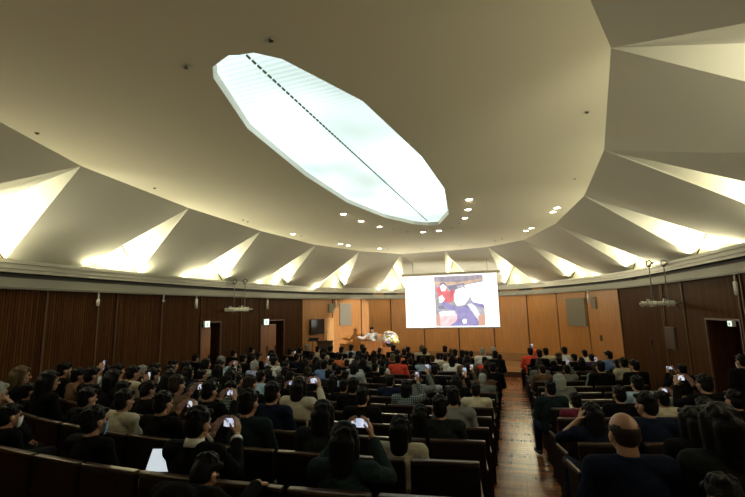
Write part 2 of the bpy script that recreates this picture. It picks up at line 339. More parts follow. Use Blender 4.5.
    {'hair': 'd', 'st': 's', 'top': 'black', 'pose': 'lap', 'k': 6, 'ix': 7, 'dx': 0.052, 's': 0.997},
    {'hair': 'k', 'st': 'b', 'top': 'black', 'pose': 'lapl', 'k': 6, 'ix': 8, 'dx': -0.047, 's': 0.985},
    {'hair': 'k', 'st': 's', 'top': 'charcoal', 'pose': 'lap', 'k': 6, 'ix': 9, 'dx': -0.035, 's': 0.971},
    {'hair': 'k', 'st': 's', 'top': 'black', 'pose': 'lapr', 'k': 7, 'ix': 4, 'dx': -0.042, 's': 0.981},
    {'hair': 'k', 'st': 's', 'top': 'grey', 'pose': 'lapl', 'k': 7, 'ix': 9, 'dx': -0.056, 's': 0.984},
    {'hair': 'k', 'st': 's', 'top': 'black', 'pose': 'lap', 'k': 8, 'ix': 5, 'dx': 0.058, 's': 0.974},
    {'hair': 'k', 'st': 's', 'top': 'black', 'pose': 'lapl', 'k': 8, 'ix': 7, 'dx': -0.015, 's': 0.944},
    {'hair': 'k', 'st': 'l', 'top': 'black', 'pose': 'lapr', 'k': 8, 'ix': 8, 'dx': -0.006, 's': 0.969},
    {'hair': 'k', 'st': 's', 'top': 'black', 'pose': 'lapl', 'k': 8, 'ix': 10, 'dx': -0.012, 's': 0.949},
    {'hair': 'd', 'st': 's', 'top': 'brown', 'pose': 'lapl', 'k': 8, 'ix': 13, 'dx': -0.038, 's': 0.97},
    {'hair': 'd', 'st': 'b', 'top': 'navy', 'pose': 'lap', 'k': 9, 'ix': 0, 'dx': 0.034, 's': 0.986},
    {'hair': 'k', 'st': 'b', 'top': 'black', 'pose': 'lapl', 'k': 9, 'ix': 6, 'dx': -0.028, 's': 0.999},
    {'hair': 'k', 'st': 's', 'top': 'black', 'pose': 'lapl', 'k': 9, 'ix': 7, 'dx': 0.006, 's': 0.955},
    {'hair': 'k', 'st': 's', 'top': 'grey', 'pose': 'lapr', 'k': 9, 'ix': 8, 'dx': 0.021, 's': 0.961},
    {'hair': 'k', 'st': 'l', 'top': 'navy', 'pose': 'lap', 'k': 9, 'ix': 9, 'dx': 0.044, 's': 0.981},
    {'hair': 'd', 'st': 's', 'top': 'black', 'pose': 'lapl', 'k': 10, 'ix': 4, 'dx': 0.052, 's': 0.969},
    {'hair': 'k', 'st': 's', 'top': 'grey', 'pose': 'lapr', 'k': 10, 'ix': 6, 'dx': 0.052, 's': 0.958},
    {'hair': 'k', 'st': 's', 'top': 'black', 'pose': 'lap', 'k': 10, 'ix': 7, 'dx': 0.01, 's': 0.977},
    {'hair': 'k', 'st': 's', 'top': 'brown', 'pose': 'lap', 'k': 10, 'ix': 10, 'dx': -0.04, 's': 0.994},
    {'hair': 'k', 'st': 'l', 'top': 'black', 'pose': 'lapr', 'k': 10, 'ix': 11, 'dx': -0.056, 's': 0.968},
    {'hair': 'd', 'st': 's', 'top': 'black', 'pose': 'lap', 'k': 10, 'ix': 13, 'dx': 0.026, 's': 0.962},
    {'hair': 'k', 'st': 'l', 'top': 'black', 'pose': 'lapr', 'k': 10, 'ix': 15, 'dx': 0.04, 's': 0.962},
    {'hair': 'd', 'st': 's', 'top': 'black', 'pose': 'lapl', 'k': 11, 'ix': 3, 'dx': 0.005, 's': 0.96},
    {'hair': 'k', 'st': 's', 'top': 'charcoal', 'pose': 'lapl', 'k': 11, 'ix': 9, 'dx': 0.038, 's': 0.979},
    {'hair': 'k', 'st': 's', 'top': 'charcoal', 'pose': 'lapr', 'k': 11, 'ix': 11, 'dx': -0.003, 's': 0.952},
    {'hair': 'k', 'st': 's', 'top': 'black', 'pose': 'lapl', 'k': 11, 'ix': 15, 'dx': -0.047, 's': 0.974},
    {'hair': 'k', 'st': 's', 'top': 'charcoal', 'pose': 'lapl', 'k': 12, 'ix': 6, 'dx': -0.008, 's': 0.954},
    {'hair': 'k', 'st': 'l', 'top': 'black', 'pose': 'lapr', 'k': 12, 'ix': 7, 'dx': 0.011, 's': 0.984},
  ],
  'seats': [
    [-1, 0],
    [-1, 1],
    [-1, 2],
    [-1, 3],
    [-1, 4],
    [-1, 5],
    [-1, 6],
    [-1, 7],
    [-1, 13],
    [0, 0],
    [0, 1],
    [0, 2],
    [0, 3],
    [0, 4],
    [0, 5],
    [0, 6],
    [0, 7],
    [0, 8],
    [0, 9],
    [0, 10],
    [0, 11],
    [0, 12],
    [0, 13],
    [0, 14],
    [1, 0],
    [1, 1],
    [1, 2],
    [1, 3],
    [1, 4],
    [1, 5],
    [1, 6],
    [1, 7],
    [1, 8],
    [1, 9],
    [1, 10],
    [1, 11],
    [1, 12],
    [1, 13],
    [1, 14],
    [1, 15],
    [2, 0],
    [2, 1],
    [2, 2],
    [2, 3],
    [2, 4],
    [2, 5],
    [2, 6],
    [2, 7],
    [2, 8],
    [2, 9],
    [2, 10],
    [2, 11],
    [2, 12],
    [2, 13],
    [2, 14],
    [2, 15],
    [2, 16],
    [3, 0],
    [3, 1],
    [3, 2],
    [3, 3],
    [3, 4],
    [3, 5],
    [3, 6],
    [3, 7],
    [3, 8],
    [3, 9],
    [3, 10],
    [3, 11],
    [3, 12],
    [3, 13],
    [3, 14],
    [3, 15],
    [3, 16],
    [4, 0],
    [4, 1],
    [4, 2],
    [4, 3],
    [4, 4],
    [4, 5],
    [4, 6],
    [4, 7],
    [4, 8],
    [4, 9],
    [4, 10],
    [4, 11],
    [4, 12],
    [4, 13],
    [4, 14],
    [4, 15],
    [4, 16],
    [5, 0],
    [5, 1],
    [5, 2],
    [5, 3],
    [5, 4],
    [5, 5],
    [5, 6],
    [5, 7],
    [5, 8],
    [5, 9],
    [5, 10],
    [5, 11],
    [5, 12],
    [5, 13],
    [5, 14],
    [5, 15],
    [5, 16],
    [6, 0],
    [6, 1],
    [6, 2],
    [6, 3],
    [6, 4],
    [6, 5],
    [6, 6],
    [6, 7],
    [6, 8],
    [6, 9],
    [6, 10],
    [6, 11],
    [6, 12],
    [6, 13],
    [6, 14],
    [6, 15],
    [6, 16],
    [7, 0],
    [7, 1],
    [7, 2],
    [7, 3],
    [7, 4],
    [7, 5],
    [7, 6],
    [7, 7],
    [7, 8],
    [7, 9],
    [7, 10],
    [7, 11],
    [7, 12],
    [7, 13],
    [7, 14],
    [7, 15],
    [7, 16],
    [8, 0],
    [8, 1],
    [8, 2],
    [8, 3],
    [8, 4],
    [8, 5],
    [8, 6],
    [8, 7],
    [8, 8],
    [8, 9],
    [8, 10],
    [8, 11],
    [8, 12],
    [8, 13],
    [8, 14],
    [8, 15],
    [8, 16],
    [9, 0],
    [9, 1],
    [9, 2],
    [9, 3],
    [9, 4],
    [9, 5],
    [9, 6],
    [9, 7],
    [9, 8],
    [9, 9],
    [9, 10],
    [9, 11],
    [9, 12],
    [9, 13],
    [9, 14],
    [9, 15],
    [9, 16],
    [10, 0],
    [10, 1],
    [10, 2],
    [10, 3],
    [10, 4],
    [10, 5],
    [10, 6],
    [10, 7],
    [10, 8],
    [10, 9],
    [10, 10],
    [10, 11],
    [10, 12],
    [10, 13],
    [10, 14],
    [10, 15],
    [10, 16],
    [11, 0],
    [11, 1],
    [11, 2],
    [11, 3],
    [11, 4],
    [11, 5],
    [11, 6],
    [11, 7],
    [11, 8],
    [11, 9],
    [11, 10],
    [11, 11],
    [11, 12],
    [11, 13],
    [11, 14],
    [11, 15],
    [11, 16],
    [12, 0],
    [12, 1],
    [12, 2],
    [12, 3],
    [12, 4],
    [12, 5],
    [12, 6],
    [12, 7],
    [12, 8],
    [12, 9],
    [12, 10],
    [12, 11],
    [12, 12],
    [12, 13],
    [12, 14],
    [12, 15],
    [12, 16],
    [13, 0],
    [13, 1],
    [13, 2],
    [13, 3],
    [13, 4],
    [13, 5],
    [13, 6],
    [13, 7],
    [13, 8],
    [13, 9],
  ],
  'ST': [
    {'X': -5.75, 'top': 'black', 'mask': 'm', 'pose': 'stand', 'Y': 10.931, 'f': 0.05, 's': 0.899},
    {'X': -5.75, 'top': 'black', 'mask': 'm', 'pose': 'stand', 'Y': 11.882, 'f': 0.02, 's': 0.93},
    {'X': -5.85, 'top': 'black', 'mask': 'm', 'pose': 'stand', 'Y': 9.413, 'f': 0.14, 's': 0.86},
    {'X': 5.3, 'top': 'black', 'pose': 'standphone', 'Y': 9.317, 'f': 0.09, 's': 0.862},
    {'X': 6.0, 'top': 'black', 'mask': 'm', 'pose': 'stand', 'Y': 8.738, 'f': 0.14, 's': 0.99},
  ],
  'cam': [2.188, 0.0, 2.6],
  'front': [[0.42, 'grip', 'person bending down with one hand on the seat back behind the suited man', -2, 0.92], [3.25, 'bow', 'dark-haired person bending down right behind the balding man', -2, 0.86]],
}
C = bpy.context.scene.collection
random.seed(11)
PI = math.pi
# ------------------------------------------------------------------ materials
def new_mat(name):
    m = bpy.data.materials.new(name); m.use_nodes = True
    nt = m.node_tree; return m, nt, nt.nodes['Principled BSDF']
def link(nt, a, b): nt.links.new(a, b)
def plain(name, col, rough=.6, metal=0., spec=.5, noise_amt=0., scale=8.):
    m, nt, b = new_mat(name)
    b.inputs['Base Color'].default_value = (*col, 1); b.inputs['Roughness'].default_value = rough
    b.inputs['Metallic'].default_value = metal; b.inputs['Specular IOR Level'].default_value = spec
    if noise_amt:
        t = nt.nodes.new('ShaderNodeTexCoord'); n = nt.nodes.new('ShaderNodeTexNoise'); n.inputs['Scale'].default_value = scale; n.inputs['Detail'].default_value = 4
        r = nt.nodes.new('ShaderNodeMapRange'); r.inputs['To Min'].default_value = 1 - noise_amt; r.inputs['To Max'].default_value = 1 + noise_amt
        mx = nt.nodes.new('ShaderNodeMix'); mx.data_type = 'RGBA'; mx.blend_type = 'MULTIPLY'; mx.inputs['Factor'].default_value = 1
        mx.inputs['A'].default_value = (*col, 1)
        link(nt, t.outputs['Object'], n.inputs['Vector']); link(nt, n.outputs['Fac'], r.inputs['Value']); link(nt, r.outputs['Result'], mx.inputs['B'])
        link(nt, mx.outputs['Result'], b.inputs['Base Color'])
    return m
def tinted(name, rough, spec=.3, bump=0., scale=60., vary=.25, plaid=False):
    """takes each object's own colour"""
    m, nt, b = new_mat(name)
    o = nt.nodes.new('ShaderNodeObjectInfo'); t = nt.nodes.new('ShaderNodeTexCoord')
    n = nt.nodes.new('ShaderNodeTexNoise'); n.inputs['Scale'].default_value = scale; n.inputs['Detail'].default_value = 3
    link(nt, t.outputs['Object'], n.inputs['Vector'])
    r = nt.nodes.new('ShaderNodeMapRange'); r.inputs['To Min'].default_value = 1 - vary; r.inputs['To Max'].default_value = 1 + vary
    link(nt, n.outputs['Fac'], r.inputs['Value'])
    mx = nt.nodes.new('ShaderNodeMix'); mx.data_type = 'RGBA'; mx.blend_type = 'MULTIPLY'; mx.inputs['Factor'].default_value = 1
    link(nt, o.outputs['Color'], mx.inputs['A']); link(nt, r.outputs['Result'], mx.inputs['B'])
    link(nt, mx.outputs['Result'], b.inputs['Base Color'])
    b.inputs['Roughness'].default_value = rough; b.inputs['Specular IOR Level'].default_value = spec
    if bump:
        bp = nt.nodes.new('ShaderNodeBump'); bp.inputs['Strength'].default_value = bump; bp.inputs['Distance'].default_value = .02
        link(nt, n.outputs['Fac'], bp.inputs['Height']); link(nt, bp.outputs['Normal'], b.inputs['Normal'])
    if plaid:
        w1 = nt.nodes.new('ShaderNodeTexWave'); w1.inputs['Scale'].default_value = 9; w1.bands_direction = 'X'
        w2 = nt.nodes.new('ShaderNodeTexWave'); w2.inputs['Scale'].default_value = 9; w2.bands_direction = 'Z'
        for w in (w1, w2): link(nt, t.outputs['Object'], w.inputs['Vector'])
        a = nt.nodes.new('ShaderNodeMath'); a.operation = 'MULTIPLY'
        link(nt, w1.outputs['Fac'], a.inputs[0]); link(nt, w2.outputs['Fac'], a.inputs[1])
        r2 = nt.nodes.new('ShaderNodeMapRange'); r2.inputs['To Min'].default_value = .25; r2.inputs['To Max'].default_value = 1.5
        link(nt, a.outputs['Value'], r2.inputs['Value'])
        m2 = nt.nodes.new('ShaderNodeMix'); m2.data_type = 'RGBA'; m2.blend_type = 'MULTIPLY'; m2.inputs['Factor'].default_value = 1
        link(nt, mx.outputs['Result'], m2.inputs['A']); link(nt, r2.outputs['Result'], m2.inputs['B']); link(nt, m2.outputs['Result'], b.inputs['Base Color'])
    return m
def emit(name, col, s):
    m, nt, b = new_mat(name)
    b.inputs['Base Color'].default_value = (*col, 1); b.inputs['Emission Color'].default_value = (*col, 1); b.inputs['Emission Strength'].default_value = s
    return m
def wood(name, c1, c2, rough, slat=0., plank=0., grain=(30, 2), bump=.3, swap=False, spec=.5):
    """wood in UV metres: slat = pitch of vertical grooves, plank = board width"""
    m, nt, b = new_mat(name)
    uv = nt.nodes.new('ShaderNodeUVMap'); mp = nt.nodes.new('ShaderNodeMapping')
    mp.inputs['Scale'].default_value = (grain[0], grain[1], 1) if not swap else (grain[1], grain[0], 1)
    link(nt, uv.outputs['UV'], mp.inputs['Vector'])
    n = nt.nodes.new('ShaderNodeTexNoise'); n.inputs['Scale'].default_value = 1; n.inputs['Detail'].default_value = 6; n.inputs['Distortion'].default_value = .6
    link(nt, mp.outputs['Vector'], n.inputs['Vector'])
    cr = nt.nodes.new('ShaderNodeValToRGB'); cr.color_ramp.elements[0].position = .3; cr.color_ramp.elements[1].position = .72
    cr.color_ramp.elements[0].color = (*c1, 1); cr.color_ramp.elements[1].color = (*c2, 1)
    link(nt, n.outputs['Fac'], cr.inputs['Fac'])
    col = cr.outputs['Color']
    pitch = slat or plank
    if pitch:
        sx = nt.nodes.new('ShaderNodeSeparateXYZ'); link(nt, uv.outputs['UV'], sx.inputs['Vector'])
        d = nt.nodes.new('ShaderNodeMath'); d.operation = 'DIVIDE'; d.inputs[1].default_value = pitch
        link(nt, sx.outputs['Y' if swap else 'X'], d.inputs[0])
        fr = nt.nodes.new('ShaderNodeMath'); fr.operation = 'FRACT'; link(nt, d.outputs[0], fr.inputs[0])
        gt = nt.nodes.new('ShaderNodeMath'); gt.operation = 'GREATER_THAN'; gt.inputs[1].default_value = .25 if slat else .05; link(nt, fr.outputs[0], gt.inputs[0])
        fl = nt.nodes.new('ShaderNodeMath'); fl.operation = 'FLOOR'; link(nt, d.outputs[0], fl.inputs[0])
        wn = nt.nodes.new('ShaderNodeTexWhiteNoise'); wn.noise_dimensions = '1D'; link(nt, fl.outputs[0], wn.inputs['W'])
        r = nt.nodes.new('ShaderNodeMapRange'); r.inputs['To Min'].default_value = .72 if slat else .55; r.inputs['To Max'].default_value = 1.25; link(nt, wn.outputs['Value'], r.inputs['Value'])
        g2 = nt.nodes.new('ShaderNodeMapRange'); g2.inputs['To Min'].default_value = .35; g2.inputs['To Max'].default_value = 1; link(nt, gt.outputs[0], g2.inputs['Value'])
        mu = nt.nodes.new('ShaderNodeMath'); mu.operation = 'MULTIPLY'; link(nt, r.outputs[0], mu.inputs[0]); link(nt, g2.outputs[0], mu.inputs[1])
        mx = nt.nodes.new('ShaderNodeMix'); mx.data_type = 'RGBA'; mx.blend_type = 'MULTIPLY'; mx.inputs['Factor'].default_value = 1
        link(nt, col, mx.inputs['A']); link(nt, mu.outputs[0], mx.inputs['B']); col = mx.outputs['Result']
        bp = nt.nodes.new('ShaderNodeBump'); bp.inputs['Strength'].default_value = bump; bp.inputs['Distance'].default_value = .006
        link(nt, gt.outputs[0], bp.inputs['Height']); link(nt, bp.outputs['Normal'], b.inputs['Normal'])
    link(nt, col, b.inputs['Base Color']); b.inputs['Roughness'].default_value = rough; b.inputs['Specular IOR Level'].default_value = spec
    return m
M = {}
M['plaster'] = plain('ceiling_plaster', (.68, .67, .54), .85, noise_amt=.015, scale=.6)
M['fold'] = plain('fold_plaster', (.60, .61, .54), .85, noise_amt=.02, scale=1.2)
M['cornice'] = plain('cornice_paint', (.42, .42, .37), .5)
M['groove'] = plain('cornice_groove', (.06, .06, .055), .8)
M['walnut'] = wood('walnut_slats', (.042, .0145, .0032), (.080, .030, .0065), .65, slat=.055, spec=.06)
M['walltrim'] = wood('walnut_edge', (.07, .032, .012), (.10, .046, .018), .5, spec=.2)
M['oak'] = wood('oak_veneer', (.30, .125, .028), (.40, .175, .042), .5, grain=(18, 1.2))
M['oakdark'] = wood('oak_skirting', (.20, .095, .03), (.26, .125, .042), .5, grain=(2, 18))
M['seam'] = plain('seam_dark', (.05, .022, .01), .7)
M['floor'] = wood('floor_boards', (.15, .048, .014), (.27, .098, .030), .27, spec=.22, plank=.11, grain=(1.6, 26), bump=.25, swap=True)
M['stage'] = wood('stage_boards', (.24, .12, .045), (.32, .165, .065), .4, plank=.12, grain=(1.6, 26), swap=True)
M['seat'] = plain('seat_veneer', (.0065, .0035, .0024), .5, spec=.15, noise_amt=.25, scale=14)
M['rail'] = plain('seat_rail', (.055, .030, .020), .3, noise_amt=.2, scale=20)
M['cushion'] = plain('seat_cushion', (.006, .004, .004), .9, spec=.1)
M['skin'] = plain('skin', (.29, .15, .088), .5, noise_amt=.06, scale=30)
M['eye'] = plain('eye', (.03, .02, .015), .2)
M['hair'] = tinted('hair', .5, .10, bump=.35, scale=70, vary=.35)
M['cloth'] = tinted('cloth', .9, .05, bump=.6, scale=16, vary=.12)
M['plaid'] = tinted('plaid_cloth', .85, .2, bump=.4, scale=16, vary=.1, plaid=True)
M['mask'] = tinted('mask', .8, .2)
M['shoe'] = plain('shoe', (.02, .02, .022), .5)
M['black'] = plain('black_plastic', (.012, .012, .013), .4)
M['white'] = plain('white_paint', (.80, .80, .75), .45)
M['metal'] = plain('brushed_metal', (.35, .35, .34), .35, .8)
M['darkmetal'] = plain('dark_metal', (.05, .05, .05), .45, .6)
M['grille'] = plain('grille_cloth', (.20, .185, .155), .9, noise_amt=.1, scale=80)
M['lectern'] = wood('lectern_wood', (.20, .075, .022), (.29, .12, .036), .4, grain=(14, 1.5))
M['darkwood'] = wood('dark_wood', (.045, .02, .01), (.07, .032, .015), .4, grain=(14, 1.5))
M['paper'] = plain('paper', (.7, .7, .68), .8)
# ------------------------------------------------------------------ builders
class MB:
    def __init__(s): s.bm = bmesh.new(); s.uv = s.bm.loops.layers.uv.new('UVMap')
    def poly(s, pts, uvs=None):
        vs = [s.bm.verts.new(p) for p in pts]
        f = s.bm.faces.new(vs)
        if uvs:
            for l, u in zip(f.loops, uvs): l[s.uv].uv = u
        return f
    def box(s, lo, hi, mat=None, bev=0.):
        x0, y0, z0 = lo; x1, y1, z1 = hi
        P = [Vector(p) for p in ((x0,y0,z0),(x1,y0,z0),(x1,y1,z0),(x0,y1,z0),(x0,y0,z1),(x1,y0,z1),(x1,y1,z1),(x0,y1,z1))]
        vs = [s.bm.verts.new(mat @ p if mat else p) for p in P]
        fs = []
        for idx, ax in (((0,3,2,1),(0,1)),((4,5,6,7),(0,1)),((0,1,5,4),(0,2)),((2,3,7,6),(0,2)),((1,2,6,5),(1,2)),((3,0,4,7),(1,2))):
            f = s.bm.faces.new([vs[i] for i in idx]); fs.append(f)
            for l, i in zip(f.loops, idx): l[s.uv].uv = (P[i][ax[0]], P[i][ax[1]])
        if bev:
            es = list({e for f in fs for e in f.edges})
            bmesh.ops.bevel(s.bm, geom=es, offset=bev, segments=2, affect='EDGES', profile=.5)
        return s
    def _ring(s, rows, caps=True):
        vr = [[s.bm.verts.new(p) for p in r] for r in rows]
        for a, b in zip(vr, vr[1:]):
            n = max(len(a), len(b))
            for i in range(n):
                if len(a) == 1: s.bm.faces.new((a[0], b[(i+1) % n], b[i]))
                elif len(b) == 1: s.bm.faces.new((a[i], a[(i+1) % n], b[0]))
                else: s.bm.faces.new((a[i], a[(i+1) % n], b[(i+1) % n], b[i]))
        for r, flip in ((vr[0], True), (vr[-1], False)):
            if len(r) > 2: s.bm.faces.new(r[::-1] if flip else r)
    def cone(s, p0, p1, r0, r1=None, n=12):
        r1 = r0 if r1 is None else r1
        p0, p1 = Vector(p0), Vector(p1); d = p1 - p0
        if d.length < 1e-6: return s
        q = d.to_track_quat('Z', 'Y'); x, y = q @ Vector((1, 0, 0)), q @ Vector((0, 1, 0))
        cs = [(math.cos(2*PI*i/n), math.sin(2*PI*i/n)) for i in range(n)]
        s._ring([[p + x*(c*r) + y*(k*r) for c, k in cs] for p, r in ((p0, r0), (p1, r1))]); return s
    def ball(s, c, r, n=14, mat=None):
        if not hasattr(r, '__len__'): r = (r, r, r)
        m = Matrix.Translation(Vector(c)) @ (mat or Matrix.Identity(4)) @ Matrix.Diagonal((*r, 1)); v = max(6, n // 2 + 2)
        cs = [(math.cos(2*PI*i/n), math.sin(2*PI*i/n)) for i in range(n)]; rows = [[m @ Vector((0, 0, -1))]]
        for j in range(1, v):
            a = -PI/2 + PI*j/v; rows.append([m @ Vector((math.cos(a)*x, math.cos(a)*y, math.sin(a))) for x, y in cs])
        rows.append([m @ Vector((0, 0, 1))]); s._ring(rows); return s
    def caps(s, p0, p1, r0, r1=None, n=12):
        r1 = r0 if r1 is None else r1
        s.cone(p0, p1, r0, r1, n); s.ball(p0, r0, n); s.ball(p1, r1, n); return s
    def chain(s, pts, rs, n=12):
        for i in range(len(pts) - 1): s.caps(pts[i], pts[i+1], rs[i], rs[i+1], n)
        return s
    def mesh(s, name, mats=(), smooth=False):
        me = bpy.data.meshes.new(name); bmesh.ops.recalc_face_normals(s.bm, faces=s.bm.faces[:]); s.bm.to_mesh(me); s.bm.free()
        for m in mats: me.materials.append(m)
        if smooth:
            for p in me.polygons: p.use_smooth = True
        return me
def ob(name, me, parent=None, loc=None, col=None):
    o = bpy.data.objects.new(name, me); C.objects.link(o)
    if parent: o.parent = parent
    if loc is not None: o.location = loc
    if col: o.color = (*col, 1)
    return o
def add(name, mb, mat, parent=None, smooth=False, loc=None):
    return ob(name, mb.mesh(name, [mat] if not isinstance(mat, (list, tuple)) else mat, smooth), parent, loc)
def tag(o, label, cat, group=None):
    o['label'] = label; o['category'] = cat
    if group: o['group'] = group
    return o
def empty(name, loc, rz=0., sc=1.):
    o = bpy.data.objects.new(name, None); C.objects.link(o); o.location = loc; o.rotation_euler = (0, 0, rz); o.scale = (sc,) * 3; o.empty_display_size = .1
    return o
def struct(name, mb, mat, parent=None, smooth=False):
    o = add(name, mb, mat, parent, smooth)
    if not parent: o['kind'] = 'structure'
    return o
def remesh(mb, name, mats, vox=.007, smooth=2, ratio=1., strength=.5):
    me = mb.mesh(name); t = bpy.data.objects.new('tmp', me); C.objects.link(t)
    r = t.modifiers.new('r', 'REMESH'); r.mode = 'VOXEL'; r.voxel_size = vox
    if smooth:
        s = t.modifiers.new('s', 'SMOOTH'); s.iterations = smooth; s.factor = strength
    if ratio < 1:
        d = t.modifiers.new('d', 'DECIMATE'); d.ratio = ratio
    dg = bpy.context.evaluated_depsgraph_get(); dg.update()
    out = bpy.data.meshes.new_from_object(t.evaluated_get(dg)); out.name = name
    bpy.data.objects.remove(t); bpy.data.meshes.remove(me)
    out.materials.clear()
    for m in mats: out.materials.append(m)
    for p in out.polygons: p.use_smooth = True
    return out
# ------------------------------------------------------------------ the hall shell
W = [Vector((*w, 0)) for w in D['W']]; NW = len(W)
def offs(d, pts=None):
    P = pts or W; out = []
    for i in range(len(P)):
        a, b, c = P[i-1], P[i], P[(i+1) % len(P)]
        e1 = (b-a).normalized(); e2 = (c-b).normalized()
        n1 = Vector((e1.y, -e1.x, 0)); n2 = Vector((e2.y, -e2.x, 0)); m = n1 + n2; m = m / m.dot(n1)
        out.append(b + m * d)
    return out
FL = {int(k): v for k, v in D['fl'].items()}
R_ROW = 14.
def sag(X): return R_ROW - math.sqrt(R_ROW * R_ROW - X * X)
def yrow(k, X): return 3.3 + .87 * k + sag(X)
# floor: a shallow step behind every row of seats
mb = MB(); NX = 22; xs = [-6.7 + 13.4 * i / NX for i in range(NX + 1)]
def strip(fa, za, fb, zb):
    for i in range(NX):
        a, b = xs[i], xs[i+1]
        pts = [(a, fa(a), za), (b, fa(b), za), (b, fb(b), zb), (a, fb(a), zb)]
        mb.poly(pts, [(p[0], p[1] + p[2]) for p in pts])
edge = lambda k: (lambda X: yrow(k, X) - .34)
strip(lambda X: -3.9, FL[-3], edge(-2), FL[-3])
for k in range(-2, 14):
    strip(edge(k), FL[k-1], edge(k), FL[k])
    strip(edge(k), FL[k], edge(k+1) if k < 13 else (lambda X: 21.2), FL[k] if k < 13 else FL[13])
struct('floor', mb, M['floor'])
F0 = FL[13]
# stage platform
mb = MB(); SX = 4.72; SY = 16.95; SZ = F0 + .18
st = [(-SX, SY), (SX, SY)] + [(p.x, p.y) for p in offs(.0) if p.y > 17.9 and abs(p.x) < 4.8][::-1]
st = sorted(st, key=lambda p: math.atan2(p[1] - 18.6, p[0]))
mb.poly([(x, y, SZ) for x, y in st], [(x, y) for x, y in st])
struct('floor_stage', mb, M['stage'])
mb = MB(); mb.box((-SX, SY - .03, F0 - .05), (SX, SY, SZ + .012)); mb.box((-SX, SY, F0), (-SX + .03, 18.1, SZ)); mb.box((SX - .03, SY, F0), (SX, 18.1, SZ))
struct('trim_1', mb, M['seam'])
# walls
ZW0, ZW1 = -.1, 3.66
OPEN = {}
for key in ('doorA', 'doorB', 'doorC'):
    r = D['R'][key]; p, q = Vector((r[0], r[1], 0)), Vector((r[2], r[3], 0)); mid = (p + q) / 2
    best = min(range(NW), key=lambda i: ((W[i] + W[(i+1) % NW]) / 2 - mid).length if 0 <= (mid - W[i]).dot(W[(i+1) % NW] - W[i]) <= (W[(i+1) % NW] - W[i]).length_squared else 1e9)
    e = (W[(best+1) % NW] - W[best]); L = e.length; e.normalize()
    u0, u1 = sorted(((p - W[best]).dot(e), (q - W[best]).dot(e)))
    OPEN[best] = (max(u0, .05), min(u1, L - .05), r[4], key)
def wall_mat(i):
    a, b = W[i], W[(i+1) % NW]; e = (b - a).normalized(); n = Vector((e.y, -e.x, 0))
    return Matrix((( e.x, n.x, 0, a.x), (e.y, n.y, 0, a.y), (0, 0, 1, 0), (0, 0, 0, 1)))   # u along, v inward, z up
back = [i for i in range(NW) if min(W[i].y, W[(i+1) % NW].y) > 15.5]
for i in range(NW):
    a, b = W[i], W[(i+1) % NW]; L = (b - a).length; m = wall_mat(i); mb = MB()
    isback = i in back
    g = .03 if isback else 0.
    if i in OPEN:
        u0, u1, zt, _ = OPEN[i]
        mb.box((0, -.12, ZW0), (u0, 0, ZW1), m); mb.box((u1, -.12, ZW0), (L, 0, ZW1), m); mb.box((u0, -.12, zt), (u1, 0, ZW1), m)
    else:
        mb.box((g, -.12, ZW0), (L - g, 0, ZW1), m)
    side = 'back' if isback else ('rear' if max(a.y, b.y) < 1 else ('right' if (a.x + b.x) > 0 else 'left'))
    struct('wall_' + side, mb, M['oak'] if isback else M['walnut'])
    if isback:
        mb = MB(); mb.box((-.01, -.10, ZW0), (L + .01, -.035, ZW1), m); struct('wall_back', mb, M['seam'])
        mb = MB(); mb.box((0, 0, F0), (L, .03, SZ + .36), m); mb.box((0, 0, SZ + .36), (L, .04, SZ + .385), m); struct('baseboard_back', mb, M['oakdark'])
    else:
        mb = MB(); mb.box((0.01, -.02, 0), (.045, .022, ZW1 - .4), m); struct('trim_2', mb, M['walltrim'])
for sx_, sy_ in D['seams']:
    p = Vector((sx_, sy_, 0)); i = min(range(NW), key=lambda i: abs((p - W[i]).cross((W[(i+1) % NW] - W[i]).normalized()).length) + (0 if -.1 < (p - W[i]).dot((W[(i+1) % NW] - W[i]).normalized()) < (W[(i+1) % NW] - W[i]).length + .1 else 9))
    m = wall_mat(i); u = (p - W[i]).dot((W[(i+1) % NW] - W[i]).normalized())
    mb = MB(); mb.box((u - .02, -.02, 0), (u + .02, .025, ZW1 - .4), m); struct('trim_2', mb, M['walltrim'])
# side doors in their recesses
nd = 1
for i, (u0, u1, zt, key) in OPEN.items():
    m = wall_mat(i); mb = MB(); dep = .75
    mb.box((u0 - .05, -dep - .05, ZW0), (u0, -.12, zt + .05), m); mb.box((u1, -dep - .05, ZW0), (u1 + .05, -.12, zt + .05), m)
    mb.box((u0, -dep - .05, ZW0), (u1, -dep, zt + .05), m); mb.box((u0, -dep, zt), (u1, -.12, zt + .05), m)
    struct('wall_recess', mb, M['walnut'])
    mb = MB(); t = .04
    mb.box((u0 - t, 0, 0), (u0, .03, zt + t), m); mb.box((u1, 0, 0), (u1 + t, .03, zt + t), m); mb.box((u0, 0, zt), (u1, .03, zt + t), m)
    struct('trim_3', mb, M['darkwood'])
    w = u1 - u0
    # the walls run clockwise; on the lectern side u grows away from the stage door edge
    if key == 'doorC': spans = []
    elif key == 'doorA': spans = [(u0 + .02, u0 + w * .58)]
    else: spans = [(u0 + .02, u0 + w * .36), (u0 + w * .37, u0 + w * .72)]
    for s0, s1 in spans:
        mb = MB(); mb.box((s0, -.10, .02), (s1, -.05, zt - .12), m, .004)
        d = struct('door_%d' % nd, mb, M['lectern']); nd += 1
        mb = MB(); hu = s1 - .07; mb.box((hu, -.05, .85), (hu + .03, -.01, 1.35), m, .006); add('handle', mb, M['darkmetal'], d)
